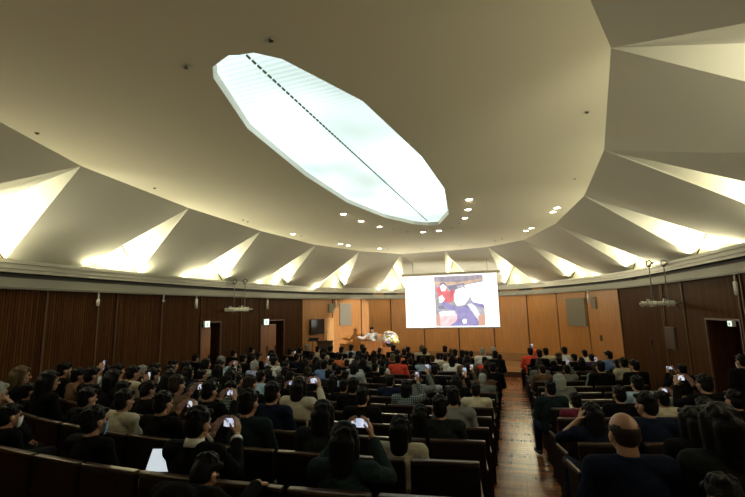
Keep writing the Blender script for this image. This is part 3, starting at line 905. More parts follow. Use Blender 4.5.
# ------------------------------------------------------------------ cornice
def smooth_loop(P, n=4):
    out = []
    for i in range(len(P)):
        p0, p1, p2, p3 = P[i-1], P[i], P[(i+1) % len(P)], P[(i+2) % len(P)]
        for k in range(n):
            t = k / n; out.append(.5 * ((2*p1) + (p2-p0)*t + (2*p0-5*p1+4*p2-p3)*t*t + (3*p1-p0-3*p2+p3)*t**3))
    return out
def band(name, prof, mat):
    loops = [smooth_loop([Vector((p.x, p.y, z)) for p in offs(o)]) for o, z in prof]; mb = MB(); n = len(loops[0])
    for j in range(len(prof) - 1):
        for i in range(n):
            mb.poly([loops[j][i], loops[j][(i+1) % n], loops[j+1][(i+1) % n], loops[j+1][i]])
    o = struct(name, mb, mat, smooth=False)
    return o
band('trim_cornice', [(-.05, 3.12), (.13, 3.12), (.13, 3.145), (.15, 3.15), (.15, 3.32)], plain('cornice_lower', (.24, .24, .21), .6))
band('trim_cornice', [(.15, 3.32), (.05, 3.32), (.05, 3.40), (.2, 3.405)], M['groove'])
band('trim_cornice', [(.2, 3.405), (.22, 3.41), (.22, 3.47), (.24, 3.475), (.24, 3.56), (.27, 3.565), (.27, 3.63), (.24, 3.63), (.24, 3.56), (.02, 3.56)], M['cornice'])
# ------------------------------------------------------------------ ceiling: flat oval, folded ring, leaf-shaped light
HC = D['V'][0][2]; sky = [Vector((*p, HC)) for p in D['sky']]
bm = bmesh.new()
def loop_edges(pts):
    vs = [bm.verts.new(p) for p in pts]
    return [bm.edges.new((vs[i], vs[(i+1) % len(vs)])) for i in range(len(vs))]
es = loop_edges([Vector(v) for v in D['V']]) + loop_edges(sky)
bmesh.ops.triangle_fill(bm, use_beauty=True, use_dissolve=False, edges=es)
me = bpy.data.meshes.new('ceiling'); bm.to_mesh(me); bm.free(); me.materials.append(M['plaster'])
o = ob('ceiling', me); o['kind'] = 'structure'
V = [Vector(v) for v in D['V']]; B = [Vector(v) for v in D['B']]; A = [Vector(v) if v else None for v in D['A']]; Dd = [Vector(v) if v else None for v in D['D']]
N = len(V)
for i in range(N):
    j = (i + 1) % N; mb = MB()
    left = 1 <= j <= 6; right = 7 <= i <= 13
    if left:   mb.poly([V[i], V[j], Dd[j], B[i]]); mb.poly([V[j], A[j], Dd[j]])
    elif right: mb.poly([V[i], V[j], B[j], Dd[i]]); mb.poly([V[i], Dd[i], A[i]])
    else: mb.poly([V[i], V[j], B[j]]); mb.poly([V[i], B[j], B[i]])
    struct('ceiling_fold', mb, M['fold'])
for i in range(1, 14):
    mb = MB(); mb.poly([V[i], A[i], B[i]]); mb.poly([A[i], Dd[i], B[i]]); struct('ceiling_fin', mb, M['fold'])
    mb = MB(); d = (B[i] - A[i]); n_ = (V[i] - A[i]).cross(d).normalized() * .012
    mb.caps(A[i], B[i], .016, .016, 6); struct('trim_4', mb, M['seam'])
# closing roof above everything keeps outside light out
mb = MB(); mb.box((-7.4, -4.2, 5.35), (7.4, 21.8, 5.45)); struct('ceiling_slab', mb, M['fold'])
# big light
cx, cy = [sum(p[i] for p in sky) / len(sky) for i in (0, 1)]
lt = empty('ceiling_light', (cx, cy, HC)); tag(lt, 'huge leaf-shaped glowing light panel in the middle of the ceiling', 'ceiling light')
c0 = Vector((cx, cy, HC)); H_IN = .08
rel = [p - c0 for p in sky]; inner = [p * .985 + Vector((0, 0, H_IN)) for p in rel]
mb = MB(); k = len(rel)
for i in range(k): mb.poly([rel[i], rel[(i+1) % k], inner[(i+1) % k], inner[i]])
add('frame', mb, plain('light_frame', (.72, .76, .74), .5), lt)
mb = MB(); mb.poly(inner); 
m, nt, b = new_mat('light_diffuser')
tc = nt.nodes.new('ShaderNodeTexCoord'); mp = nt.nodes.new('ShaderNodeMapping'); s0, s1 = Vector(D['seam'][0]), Vector(D['seam'][1]); ang = math.atan2((s1 - s0).y, (s1 - s0).x)
mp.inputs['Rotation'].default_value = (0, 0, -ang); link(nt, tc.outputs['Object'], mp.inputs['Vector'])
wv = nt.nodes.new('ShaderNodeTexWave'); wv.inputs['Scale'].default_value = 4.2; wv.inputs['Distortion'].default_value = .0; wv.bands_direction = 'X'; link(nt, mp.outputs['Vector'], wv.inputs['Vector'])
ns = nt.nodes.new('ShaderNodeTexNoise'); ns.inputs['Scale'].default_value = .55; ns.inputs['Detail'].default_value = 1; link(nt, mp.outputs['Vector'], ns.inputs['Vector'])
r1 = nt.nodes.new('ShaderNodeMapRange'); r1.inputs['From Min'].default_value = .35; r1.inputs['From Max'].default_value = .65; r1.inputs['To Min'].default_value = .72; r1.inputs['To Max'].default_value = 1.4; link(nt, ns.outputs['Fac'], r1.inputs['Value'])
r2 = nt.nodes.new('ShaderNodeMapRange'); r2.inputs['To Min'].default_value = .86; r2.inputs['To Max'].default_value = 1.05; link(nt, wv.outputs['Fac'], r2.inputs['Value'])
mu = nt.nodes.new('ShaderNodeMath'); mu.operation = 'MULTIPLY'; link(nt, r1.outputs[0], mu.inputs[0]); link(nt, r2.outputs[0], mu.inputs[1])
mu2 = nt.nodes.new('ShaderNodeMath'); mu2.operation = 'MULTIPLY'; mu2.inputs[1].default_value = 1.2; link(nt, mu.outputs[0], mu2.inputs[0])
b.inputs['Base Color'].default_value = (.3, .32, .31, 1); b.inputs['Emission Color'].default_value = (.80, 1.0, .96, 1); link(nt, mu2.outputs[0], b.inputs['Emission Strength'])
add('diffuser', mb, m, lt)
mb = MB(); a0 = Vector((*s0, HC)) - c0 + Vector((0, 0, H_IN - .01)); a1 = Vector((*s1, HC)) - c0 + Vector((0, 0, H_IN - .01)); dd = a1 - a0; nseg = 70
m_seam = plain('seam_green', (.10, .16, .13), .6)
mid = a0 + dd * .48
mb = MB(); mb.cone(mid, a1, .012, .012, 6); add('seam', mb, m_seam, lt)
for i in range(44):
    p = a0 + dd * (.48 * i / 44); mb = MB(); mb.cone(p, p + dd * .0062, .013, .013, 6); add('seam_dot', mb, m_seam, lt)
# downlights
m_lamp = emit('downlight_glow', (1., .88, .68), 14)
DN = {0: 'ceiling downlight'}
def ordn(n): return ['first','second','third','fourth','fifth','sixth','seventh','eighth','ninth','tenth','eleventh','twelfth','thirteenth','fourteenth','fifteenth','sixteenth','seventeenth','eighteenth','nineteenth','twentieth'][n-1]
order = sorted(range(len(D['lamps'])), key=lambda i: D['lamps'][i][0])
for rank, i in enumerate(order):
    x, y = D['lamps'][i]
    e = empty('downlight', (x, y, HC)); tag(e, 'lit round ceiling downlight, %s counted from the lectern side to the aisle side' % ordn(rank + 1), 'downlight', 'lit downlights near the stage')
    mb = MB(); mb.cone((0, 0, -.004), (0, 0, .03), .085, .085, 20); add('rim', mb, M['white'], e)
    mb = MB(); mb.cone((0, 0, -.010), (0, 0, -.004), .068, .068, 20); add('bulb', mb, m_lamp, e)
    ld = bpy.data.lights.new('downlight_beam', 'SPOT'); ld.energy = 25.; ld.spot_size = math.radians(96); ld.spot_blend = .8; ld.color = (1, .80, .52); ld.shadow_soft_size = .06
    lo = bpy.data.objects.new('downlight_beam', ld); C.objects.link(lo); lo.location = (x, y, HC - .03)
    tgt = Vector((x * .75, max(y + .6, 17.9), .4)); lo.rotation_euler = (tgt - lo.location).to_track_quat('-Z', 'Y').to_euler()
order = sorted(range(len(D['dark'])), key=lambda i: D['dark'][i][1])
for rank, i in enumerate(order):
    x, y = D['dark'][i]
    e = empty('ceiling_fitting', (x, y, HC)); tag(e, 'small dark ceiling fitting, %s nearest to the stage' % ordn(len(order) - rank), 'ceiling fitting', 'dark ceiling fittings')
    mb = MB(); mb.cone((0, 0, -.008), (0, 0, .0), .026, .03, 14); add('rim', mb, M['metal'], e)
    mb = MB(); mb.cone((0, 0, -.018), (0, 0, -.008), .013, .017, 10); add('nozzle', mb, M['darkmetal'], e)
# cove lamps hidden on the cornice ledge, one per fold
for i in range(1, 14):
    for f, en in ((.2, 1.), (.75, 1.)):
        p = Dd[i].lerp(B[i], f); c = Vector((-.2, 8.2, p.z)); inw = (c - p).normalized()
        ld = bpy.data.lights.new('cove_lamp', 'AREA'); ld.shape = 'RECTANGLE'; ld.size = .7; ld.size_y = .05; ld.energy = (42. if i < 8 else 35.) * en; ld.color = (1, .89, .56)
        lo = bpy.data.objects.new('cove_lamp', ld); C.objects.link(lo); lo.location = p + inw * .12 + Vector((0, 0, .0))
        t = (B[i] - Dd[i]).normalized(); z = -(Vector((0, 0, 1)) + inw * 1.5).normalized(); y_ = z.cross(t).normalized(); x_ = y_.cross(z)
        lo.rotation_euler = Matrix((x_, y_, z)).transposed().to_euler()
for i in range(1, 14):
    p = Dd[i].lerp(B[i], .45); inw = (Vector((-.2, 8.2, p.z)) - p).normalized(); p = p + inw * .13 + Vector((0, 0, -.01)); tg = (V[i] * 1.3 + A[i] + B[i] * .7) / 3
    ld = bpy.data.lights.new('fin_lamp', 'SPOT'); ld.energy = 235 * ((tg - p).length / 1.6) ** 2; ld.spot_size = math.radians(66); ld.spot_blend = .7; ld.color = (1, .91, .66); ld.shadow_soft_size = .03
    lo = bpy.data.objects.new('fin_lamp', ld); C.objects.link(lo); lo.location = p; lo.rotation_euler = (tg - p).to_track_quat('-Z', 'Y').to_euler()
for i in (0, 14, 15):
    p = B[i]; inw = (Vector((-.2, 8.2, p.z)) - p).normalized()
    ld = bpy.data.lights.new('cove_lamp', 'AREA'); ld.size = .5; ld.energy = 60; ld.color = (1, .89, .56)
    lo = bpy.data.objects.new('cove_lamp', ld); C.objects.link(lo); lo.location = p + inw * .12; lo.rotation_euler = (PI, 0, 0)
# ------------------------------------------------------------------ things on the walls
def wall_frame(r):
    p, q = Vector((r[0], r[1], 0)), Vector((r[2], r[3], 0)); u = (q - p).normalized(); n = Vector((u.y, -u.x, 0))
    if n.dot(Vector((0, 9, 0)) - p) < 0: n = -n
    return p, u, n, (q - p).length
def wall_thing(name, r, label, cat, dep=.05, group=None):
    p, u, n, L = wall_frame(r); zt, zb = r[4], r[5]
    e = empty(name, p + u * (L / 2) + Vector((0, 0, zb))); e.matrix_world = Matrix(((u.x, n.x, 0, e.location.x), (u.y, n.y, 0, e.location.y), (0, 0, 1, zb), (0, 0, 0, 1)))
    tag(e, label, cat, group); return e, L, zt - zb
def panel(name, r, label, cat, dep, m_in, m_out, group=None, inner='front_grille', outer='case', d0=.0):
    e, L, H = wall_thing(name, r, label, cat, dep, group); t = .02
    mb = MB(); mb.box((-L/2, d0, 0), (L/2, d0 + dep, H), None, .004); add(outer, mb, m_out, e)
    mb = MB(); mb.box((-L/2 + t, d0 + dep, t), (L/2 - t, d0 + dep + .008, H - t)); add(inner, mb, m_in, e)
    return e, L, H
R = D['R']
panel('wall_speaker', R['spkL'], 'tall grey speaker grille on the back wall by the lectern', 'speaker', .04, M['grille'], M['grille'])
panel('wall_speaker', R['spkl'], 'small grey speaker grille on the back wall above the monitor side', 'speaker', .04, M['grille'], M['grille'])
panel('wall_speaker', R['spkR'], 'tall grey speaker grille on the back wall beyond the aisle', 'speaker', .04, M['grille'], M['grille'])
panel('wall_speaker', R['spkr'], 'small grey speaker grille on the back wall beyond the tall one past the aisle', 'speaker', .04, M['grille'], M['grille'])
e, L, H = panel('monitor', R['tv'], 'black flat monitor hung on the back wall at the lectern side', 'monitor', .07, plain('screen_off', (.01, .01, .012), .12), M['black'], None, 'screen', 'case', .05)
mb = MB(); mb.box((-.06, 0.0, H * .35), (.06, .06, H * .65)); add('bracket', mb, M['darkmetal'], e)
e, L, H = panel('wall_vent', R['vent'], 'dark rectangular vent in the wood wall near the microphone stand', 'vent', .03, M['black'], M['darkwood'], None, 'grille', 'frame')
panel('wall_plate', R['plate'], 'small dark plate on the oak back wall beyond the aisle', 'wall plate', .015, M['seam'], M['darkwood'], None, 'cover', 'frame')
p, u, n, L = wall_frame(R['door4']); mm = Matrix(((u.x, n.x, 0, p.x), (u.y, n.y, 0, p.y), (0, 0, 1, 0), (0, 0, 0, 1)))
mb = MB(); mb.box((0, .005, F0), (L, .035, R['door4'][4]), mm, .004); d4 = struct('door_%d' % nd, mb, wood('pale_oak', (.42, .23, .085), (.50, .28, .11), .5, grain=(18, 1.2)))
mb = MB(); mb.box((.06, .035, .95), (.09, .07, 1.1), mm, .004); add('handle', mb, M['metal'], d4)
g_exit = emit('exit_glow', (.80, 1., .90), 1.1)
for key, lab in (('exitA', 'glowing exit sign over the side door nearer to the camera'), ('exitB', 'glowing exit sign over the side door nearer to the stage'), ('exitC', 'glowing exit sign over the dark doorway beyond the aisle')):
    e, L, H = wall_thing('exit_sign', R[key], lab, 'exit sign', .06, 'exit signs over the side doors')
    mb = MB(); mb.box((-L/2, .01, 0), (L/2, .075, H), None, .004); add('case', mb, M['white'], e)
    mb = MB(); mb.box((-L/2 + .01, .075, .012), (L/2 - .01, .08, H - .012)); add('lit_face', mb, g_exit, e)
    mb = MB(); w_ = min(L, H) * .5     # running-figure pictogram
    mb.ball((0, .084, H * .72), (w_*.12, .004, w_*.12), 10); mb.caps((0, .083, H*.6), (-w_*.1, .083, H*.42), .012, .010, 6); mb.caps((-w_*.1, .083, H*.42), (w_*.22, .083, H*.25), .009, .008, 6); mb.caps((-w_*.1, .083, H*.42), (-w_*.32, .083, H*.28), .009, .008, 6); mb.caps((0, .083, H*.58), (w_*.3, .083, H*.5), .007, .006, 6)
    add('pictogram', mb, plain('exit_green', (.02, .25, .12), .5), e)
for i, t in enumerate(D['tubes']):
    x, y, zt, zb = t; e = empty('tube_fitting', (x, y, zb)); tag(e, 'small pale tube fitting hanging below the cornice, %s from the camera going clockwise' % ordn(i + 1), 'tube fitting', 'tube fittings below the cornice')
    mb = MB(); mb.caps((0, 0, .03), (0, 0, zt - zb - .05), .035, .035, 10); add('tube', mb, M['white'], e, True)
    mb = MB(); mb.cone((0, 0, zt - zb - .04), (0, 0, 3.13 - zb), .014, .014, 8); add('bracket', mb, M['metal'], e)
# hanging spotlight bars on both sides
def spot_bar(loc, yaw, length, label):
    x, y, z = loc; e = empty('spotlight_bar', (x, y, z), yaw); tag(e, label, 'stage spotlight')
    top = 3.62 - z
    for s in (-.18, .18):
        mb = MB(); mb.cone((s, 0, .05), (s, 0, top - .06), .013, .013, 8); mb.caps((s - .03, 0, top - .08), (s + .03, 0, top - .08), .024, .024, 8); mb.caps((s, 0, top - .06), (s, -.25, top + .0), .016, .016, 8); add('rod', mb, M['grille'], e, True)
        mb = MB(); mb.chain([(s + .04, 0, top - .05), (s + .08, 0, top + .02), (s + .03, 0, top + .07), (s - .05, 0, top + .04), (s - .06, 0, top - .06)], [.011] * 5, 8); add('clamp', mb, M['darkmetal'], e, True)
    mb = MB(); mb.caps((-length * .5, 0, 0), (length * .5, 0, 0), .022, .022, 10); add('crossbar', mb, M['white'], e, True)
    for s, l in ((-.30, .34), (.10, .42)):
        mb = MB(); mb.cone((s - l*.5, .0, -.0), (s + l*.15, 0, 0), .062, .055, 16); mb.cone((s + l*.15, 0, 0), (s + l*.5, 0, 0), .075, .07, 16); mb.box((s - .03, -.02, .05), (s + .03, .02, .12), None, .005)
        sp = add('spotlight', mb, M['white'], e); 
        mb = MB(); mb.cone((s - l*.5 - .006, 0, 0), (s - l*.5, 0, 0), .05, .05, 16); add('lens', mb, M['black'], sp)
        mb = MB(); mb.chain([(s - .06, -.08, 0), (s - .06, -.07, .10), (s + .06, -.07, .10), (s + .06, -.08, 0)], [.008] * 4, 6); add('yoke', mb, M['metal'], sp)
    mb = MB(); mb.chain([(length*.32, 0, .02), (length*.42, .03, -.10), (length*.5, .03, -.12), (length*.53, 0, -.02)], [.007] * 4, 6); add('cable', mb, M['black'], e, True)
    return e
hL, hR = D['hang']
spot_bar(hL, math.radians(12), .86, 'white spotlight bar hanging from the cornice at the lectern side')
spot_bar(hR, math.radians(14), 1.0, 'white spotlight bar hanging from the cornice beyond the aisle')
def spot(loc, tgt, energy, size, blend, col, rad=.03):
    ld = bpy.data.lights.new('spotlight_beam', 'SPOT'); ld.energy = energy; ld.spot_size = math.radians(size); ld.spot_blend = blend; ld.color = col; ld.shadow_soft_size = rad
    o = bpy.data.objects.new('spotlight_beam', ld); C.objects.link(o); o.location = loc; o.rotation_euler = (Vector(tgt) - Vector(loc)).to_track_quat('-Z', 'Y').to_euler()
spot((hR[0] - .6, hR[1] + .1, hR[2]), (-4.0, 18.0, 1.65), 6500, 17, .35, (1, .90, .74))
# projection screen
e = empty('projection_screen', (.09, 17.4, 1.79)); tag(e, 'large white projection screen hanging over the stage showing a slide', 'projection screen')
SW, SH = 3.82, 2.2
m_scr = emit('screen_white', (1., 1., 1.), 1.25)
mb = MB(); mb.box((-SW/2, 0, .03), (SW/2, .012, SH)); add('fabric', mb, m_scr, e)
mb = MB(); mb.box((-SW/2 - .02, -.012, -.02), (SW/2 + .02, .024, .03), None, .006); add('bottom_bar', mb, M['metal'], e)
mb = MB(); mb.box((-SW/2 - .16, -.06, SH), (SW/2 + .16, .10, SH + .10), None, .012); add('casing', mb, plain('casing_cream', (.55, .52, .42), .5), e)
for s in (-1.55, 1.55):
    mb = MB(); mb.cone((s, .02, SH + .1), (s, .02, 4.88 - 1.78 - .0), .012, .012, 8); add('hanger', mb, M['metal'], e)
# slide: pale empty area, a photograph of a person in a violet jacket bending over a desk
pal = dict(top=(.30, .28, .36), wood=(.55, .40, .32), grey=(.36, .36, .42), red=(.60, .16, .20), violet=(.27, .25, .50), face=(1, .98, .98), pale=(.78, .84, .96), pink=(.95, .55, .62), dark=(.22, .22, .32), brown=(.62, .36, .30), white=(1, 1, 1))
mats = {k: emit('slide_' + k, c, .95 if k not in ('face', 'white') else 1.3) for k, c in pal.items()}
regions = [('grey', [(0,0),(1,0),(1,1),(0,1)]), ('dark', [(.02,.02),(.22,.02),(.3,.0),(1,.0),(1,1),(.0,1)][:0]), ('top', [(0,1),(1,1),(1,.93),(.5,.87),(0,.9)]), ('wood', [(0,.9),(.5,.87),(1,.93),(1,.89),(.5,.80),(0,.83)]),
 ('dark', [(.27,.80),(.62,.85),(.62,.79),(.36,.70),(.30,.74)]), ('grey', [(.46,.80),(.60,.82),(.60,.78),(.48,.74)]), ('white', [(.62,.80),(1,.86),(1,.40),(.78,.46),(.70,.66)]), ('pale', [(.66,.78),(1,.84),(1,.80),(.66,.74)]), ('red', [(.03,.78),(.22,.80),(.30,.68),(.40,.74),(.46,.55),(.30,.46),(.10,.48),(.06,.6)]),
 ('face', [(.12,.80),(.19,.84),(.25,.78),(.22,.70),(.14,.70)]), ('dark', [(.10,.80),(.13,.87),(.21,.88),(.26,.82),(.24,.80),(.19,.84),(.14,.82)]), ('face', [(.08,.58),(.15,.62),(.20,.54),(.16,.46),(.09,.48)]),
 ('face', [(.40,.62),(.45,.72),(.58,.76),(.70,.68),(.70,.54),(.60,.42),(.46,.40),(.40,.50)]), ('pale', [(.44,.60),(.58,.72),(.70,.68),(.74,.58),(.70,.54),(.62,.64),(.48,.58)]),
 ('violet', [(.10,.44),(.18,.50),(.34,.42),(.50,.36),(.62,.40),(.74,.38),(.84,.22),(.86,.0),(.28,.0),(.44,.14),(.42,.28),(.26,.34)]), ('pale', [(.66,.42),(.78,.44),(.94,.14),(.88,.08),(.80,.20)]), ('violet', [(.70,.48),(.98,.42),(.98,.34),(.80,.40)]),
 ('white', [(.08,.28),(.40,.30),(.40,.22),(.10,.20)]), ('pink', [(.08,.18),(.44,.24),(.44,.12),(.28,.0),(.10,.02)]), ('brown', [(.02,.20),(.08,.26),(.10,.0),(.02,.0)]), ('brown', [(.86,.20),(1,.22),(1,0),(.88,0)]), ('face', [(.54,.10),(.58,.14),(.63,.12),(.63,.06),(.57,.04)]), ('dark', [(.06,.40),(.16,.42),(.22,.34),(.08,.34)])]
names = [k for k in mats]; mb = MB(); px0, px1, pz0, pz1 = -.64, 1.36, .08, SH - .06
for li, (k, pts) in enumerate(regions):
    if not pts: continue
    f = mb.poly([(px0 + (px1 - px0) * u_, -.003 - .0015 * li, pz0 + (pz1 - pz0) * v_) for u_, v_ in pts]); f.material_index = names.index(k)
for k in ('violet', 'red', 'grey', 'top', 'wood', 'pink'):
    nt = mats[k].node_tree; b = nt.nodes['Principled BSDF']; tc = nt.nodes.new('ShaderNodeTexCoord'); ns = nt.nodes.new('ShaderNodeTexNoise'); ns.inputs['Scale'].default_value = 5; ns.inputs['Detail'].default_value = 5
    mr = nt.nodes.new('ShaderNodeMapRange'); mr.inputs['From Min'].default_value = .3; mr.inputs['From Max'].default_value = .7; mr.inputs['To Min'].default_value = .6; mr.inputs['To Max'].default_value = 1.45
    link(nt, tc.outputs['Object'], ns.inputs['Vector']); link(nt, ns.outputs['Fac'], mr.inputs['Value']); link(nt, mr.outputs['Result'], b.inputs['Emission Strength'])
add('slide_photo', mb, [mats[k] for k in names], e)
mb = MB()
for z_, a_, b_ in ((SH - .16, -1.72, -1.15), (SH - .30, -1.72, -.85)): mb.box((a_, -.004, z_), (b_, -.002, z_ + .035))
add('slide_heading', mb, emit('slide_grey', (.80, .82, .86), 1.0), e)
# ------------------------------------------------------------------ stage furniture
def lectern(name, loc, w, d, h, mat, label, rz=0.):
    e = empty(name, loc, rz); tag(e, label, 'lectern')
    mb = MB(); mb.box((-w/2, -d/2, .06), (w/2, d/2, h - .05), None, .006); add('body', mb, mat, e)
    mb = MB(); mb.box((-w/2 + .02, -d/2 + .02, 0), (w/2 - .02, d/2 - .02, .06)); add('plinth', mb, M['seam'], e)
    mb = MB(); mb.box((-w/2 - .03, -d/2 - .03, h - .05), (w/2 + .03, d/2 + .02, h - .015), None, .008); mb.box((-w/2 - .03, -d/2 - .03, h - .015), (w/2 + .03, -d/2 - .01, h + .02), None, .003); add('top', mb, mat, e)
    mb = MB(); mb.box((-w/2 + .06, -d/2 - .012, .16), (w/2 - .06, -d/2, h - .14), None, .003); add('front_panel', mb, mat, e)
    return e
LX, LY = -3.33, 17.27
lectern('lectern', (LX, LY, SZ), .88, .5, 1.13, M['lectern'], 'wide reddish-brown wooden lectern in front of the speaker', math.radians(8))
lectern('flower_stand', (-2.62, 17.5, SZ), .5, .42, .86, M['lectern'], 'low wooden stand under the flower arrangement beside the lectern', math.radians(6))['category'] = 'stand'
lectern('podium', (-4.95, 15.95, F0), .6, .5, 1.42, M['darkwood'], 'dark wooden podium on the floor below the black monitor', math.radians(18))['category'] = 'podium'
def gooseneck(loc, h, label, rz=0):
    e = empty('microphone', loc, rz); tag(e, label, 'microphone')
    mb = MB(); mb.cone((0, 0, 0), (0, 0, .03), .05, .035, 14); add('base', mb, M['darkmetal'], e)
    mb = MB(); mb.chain([(0, 0, .03), (0, 0, h * .6), (0, .03, h * .85), (0, .08, h)], [.008] * 4, 8); add('neck', mb, M['darkmetal'], e, True)
    mb = MB(); mb.caps((0, .08, h), (0, .13, h + .01), .018, .018, 10); add('capsule', mb, M['black'], e, True)
gooseneck((-4.92, 16.0, F0 + 1.405), .36, 'gooseneck microphone standing on the dark podium')
gooseneck((-3.58, 17.25, SZ + 1.115), .30, 'gooseneck microphone on the lectern before the speaker')
e = empty('laptop', (-3.50, 17.2, SZ + 1.115), math.radians(188)); tag(e, 'open dark laptop on the lectern in front of the speaker', 'laptop')
mb = MB(); mb.box((-.16, -.11, 0), (.16, .11, .016), None, .004); add('keyboard_base', mb, M['metal'], e)
mb = MB(); mb.box((-.16, 0, 0), (.16, .008, .2), Matrix.Translation((0, .11, .012)) @ Matrix.Rotation(-1.25, 4, 'X'), .003); add('lid', mb, M['darkmetal'], e)
# music stand and microphone stand
e = empty('music_stand', (-5.16, 15.2, F0)); tag(e, 'slim black music stand on the floor beside the dark podium', 'music stand')
mb = MB(); mb.cone((0, 0, .25), (0, 0, 1.5), .014, .012, 8); add('pole', mb, M['black'], e)
mb = MB(); mb.box((-.22, -.01, 0), (.22, .01, .2), Matrix.Translation((0, 0, 1.46)) @ Matrix.Rotation(-.9, 4, 'X'), .004); add('desk', mb, M['black'], e)
for a in (0, 2.1, 4.2):
    mb = MB(); mb.caps((0, 0, .28), (.26 * math.cos(a), .26 * math.sin(a), .012), .01, .01, 8); add('leg', mb, M['black'], e, True)
e = empty('microphone_stand', (5.72, 12.3, F0)); tag(e, 'tall thin microphone stand against the walnut wall beyond the aisle', 'microphone stand')
mb = MB(); mb.cone((0, 0, 0), (0, 0, .03), .15, .13, 20); add('base', mb, M['black'], e)
mb = MB(); mb.cone((0, 0, .03), (0, 0, 1.62), .014, .011, 8); add('pole', mb, M['black'], e)
mb = MB(); mb.cone((0, 0, 1.60), (-.02, -.03, 1.70), .016, .02, 10); mb.ball((-.02, -.035, 1.72), .032, 12); add('microphone_head', mb, M['darkmetal'], e, True)
# flowers
e = empty('flower_arrangement', (-2.62, 17.5, SZ + .865)); tag(e, 'big bouquet of white, yellow and violet flowers in a black bowl on its stand', 'flowers')
mb = MB(); mb.cone((0, 0, 0), (0, 0, .04), .10, .11, 18); mb.cone((0, 0, .04), (0, 0, .16), .12, .19, 18); add('bowl', mb, M['black'], e)
mb = MB()
for i in range(70):
    a = random.uniform(0, 2*PI); el = random.uniform(.05, 1.5); r = random.uniform(.2, .36); d = Vector((math.cos(a)*math.cos(el), math.sin(a)*math.cos(el)*.8, math.sin(el)*1.15))
    q = d.to_track_quat('Z', 'Y').to_matrix().to_4x4(); mb.ball(Vector((0, 0, .2)) + d * r, (.022, .008, .085), 6, q)
add('foliage', mb, plain('leaf_green', (.06, .13, .03), .6), e, True)
fm = [plain('petal_white', (.80, .80, .76), .6), plain('petal_yellow', (.75, .60, .10), .6), plain('petal_violet', (.36, .22, .52), .6), plain('petal_lime', (.42, .52, .12), .6)]
def flower_mesh(m):
    mb = MB()
    for k in range(6):
        a = k * PI / 3; mb.ball((.035 * math.cos(a), .035 * math.sin(a), .012), (.034, .018, .008), 8, Matrix.Rotation(a, 4, 'Z') @ Matrix.Rotation(-.35, 4, 'Y'))
    mb.ball((0, 0, .016), .014, 8); return mb.mesh('flower', [m], True)
fms = [flower_mesh(m) for m in fm]
for i in range(64):
    a = i * 2.39996; el = math.asin(min(1, .02 + .97 * (i + .5) / 64)); d = Vector((math.cos(a)*math.cos(el), math.sin(a)*math.cos(el)*.8, math.sin(el)*1.15)); r = .37 + random.uniform(-.05, .03)
    f = ob('flower', fms[random.choice([0, 0, 0, 0, 0, 1, 2, 3])], e); f.location = Vector((0, 0, .21)) + d * r; f.rotation_euler = d.to_track_quat('Z', 'Y').to_euler(); f.scale = (random.uniform(1.0, 1.5),) * 3
# ------------------------------------------------------------------ seats
def seat_meshes():
    o = {}
    w = .265
    mb = MB(); mb.box((-w, -.022, .16), (w, .022, .835), None, .010); o['backrest'] = mb.mesh('backrest', [M['seat']])
    mb = MB(); mb.box((-w, -.026, .835), (w, .026, .86), None, .007); o['top_rail'] = mb.mesh('top_rail', [M['rail']])
    mb = MB(); mb.box((-w + .035, .03, .36), (w - .035, .45, .43), None, .025); o['cushion'] = mb.mesh('cushion', [M['cushion']], True)
    mb = MB(); mb.box((-.016, .0, .57), (.016, .36, .60), None, .008); o['armrest'] = mb.mesh('armrest', [M['rail']])
    mb = MB(); mb.box((-.014, .02, .0), (.014, .30, .57), None, .006); mb.box((-.02, .02, 0), (.02, .34, .025), None, .004); o['side_frame'] = mb.mesh('side_frame', [M['seat']])
    return o
SM = seat_meshes(); SXL = D['seatsX']
def row_no(k): return 14 - k
def big(n): return ordn(n)
def where(k, ix):
    side = 'lectern side' if ix < 13 else 'door side'; n = ix + 1 if ix < 13 else ix - 12
    return '%s row back, %s from aisle, %s' % (big(row_no(k)), big(n), side)
OCC = {(p['k'], p['ix']) for p in D['P']}
def seat_frame(k, ix):
    X = SXL[ix]; th = math.asin(X / R_ROW); return Vector((X, yrow(k, X), FL[k])), th
for k, ix in D['seats']:
    loc, th = seat_frame(k, ix)
    e = empty('auditorium_seat', loc, th)
    tag(e, '%s dark wooden auditorium seat, %s' % ('occupied' if (k, ix) in OCC else 'empty', where(k, ix)), 'seat', 'auditorium seats in curved rows')
    for nm in ('backrest', 'top_rail', 'cushion'): ob(nm, SM[nm], e)
    for s in (-.272, .272):
        ob('armrest', SM['armrest'], e, (s * .985, 0, 0)); ob('side_frame', SM['side_frame'], e, (s * .985, 0, 0))
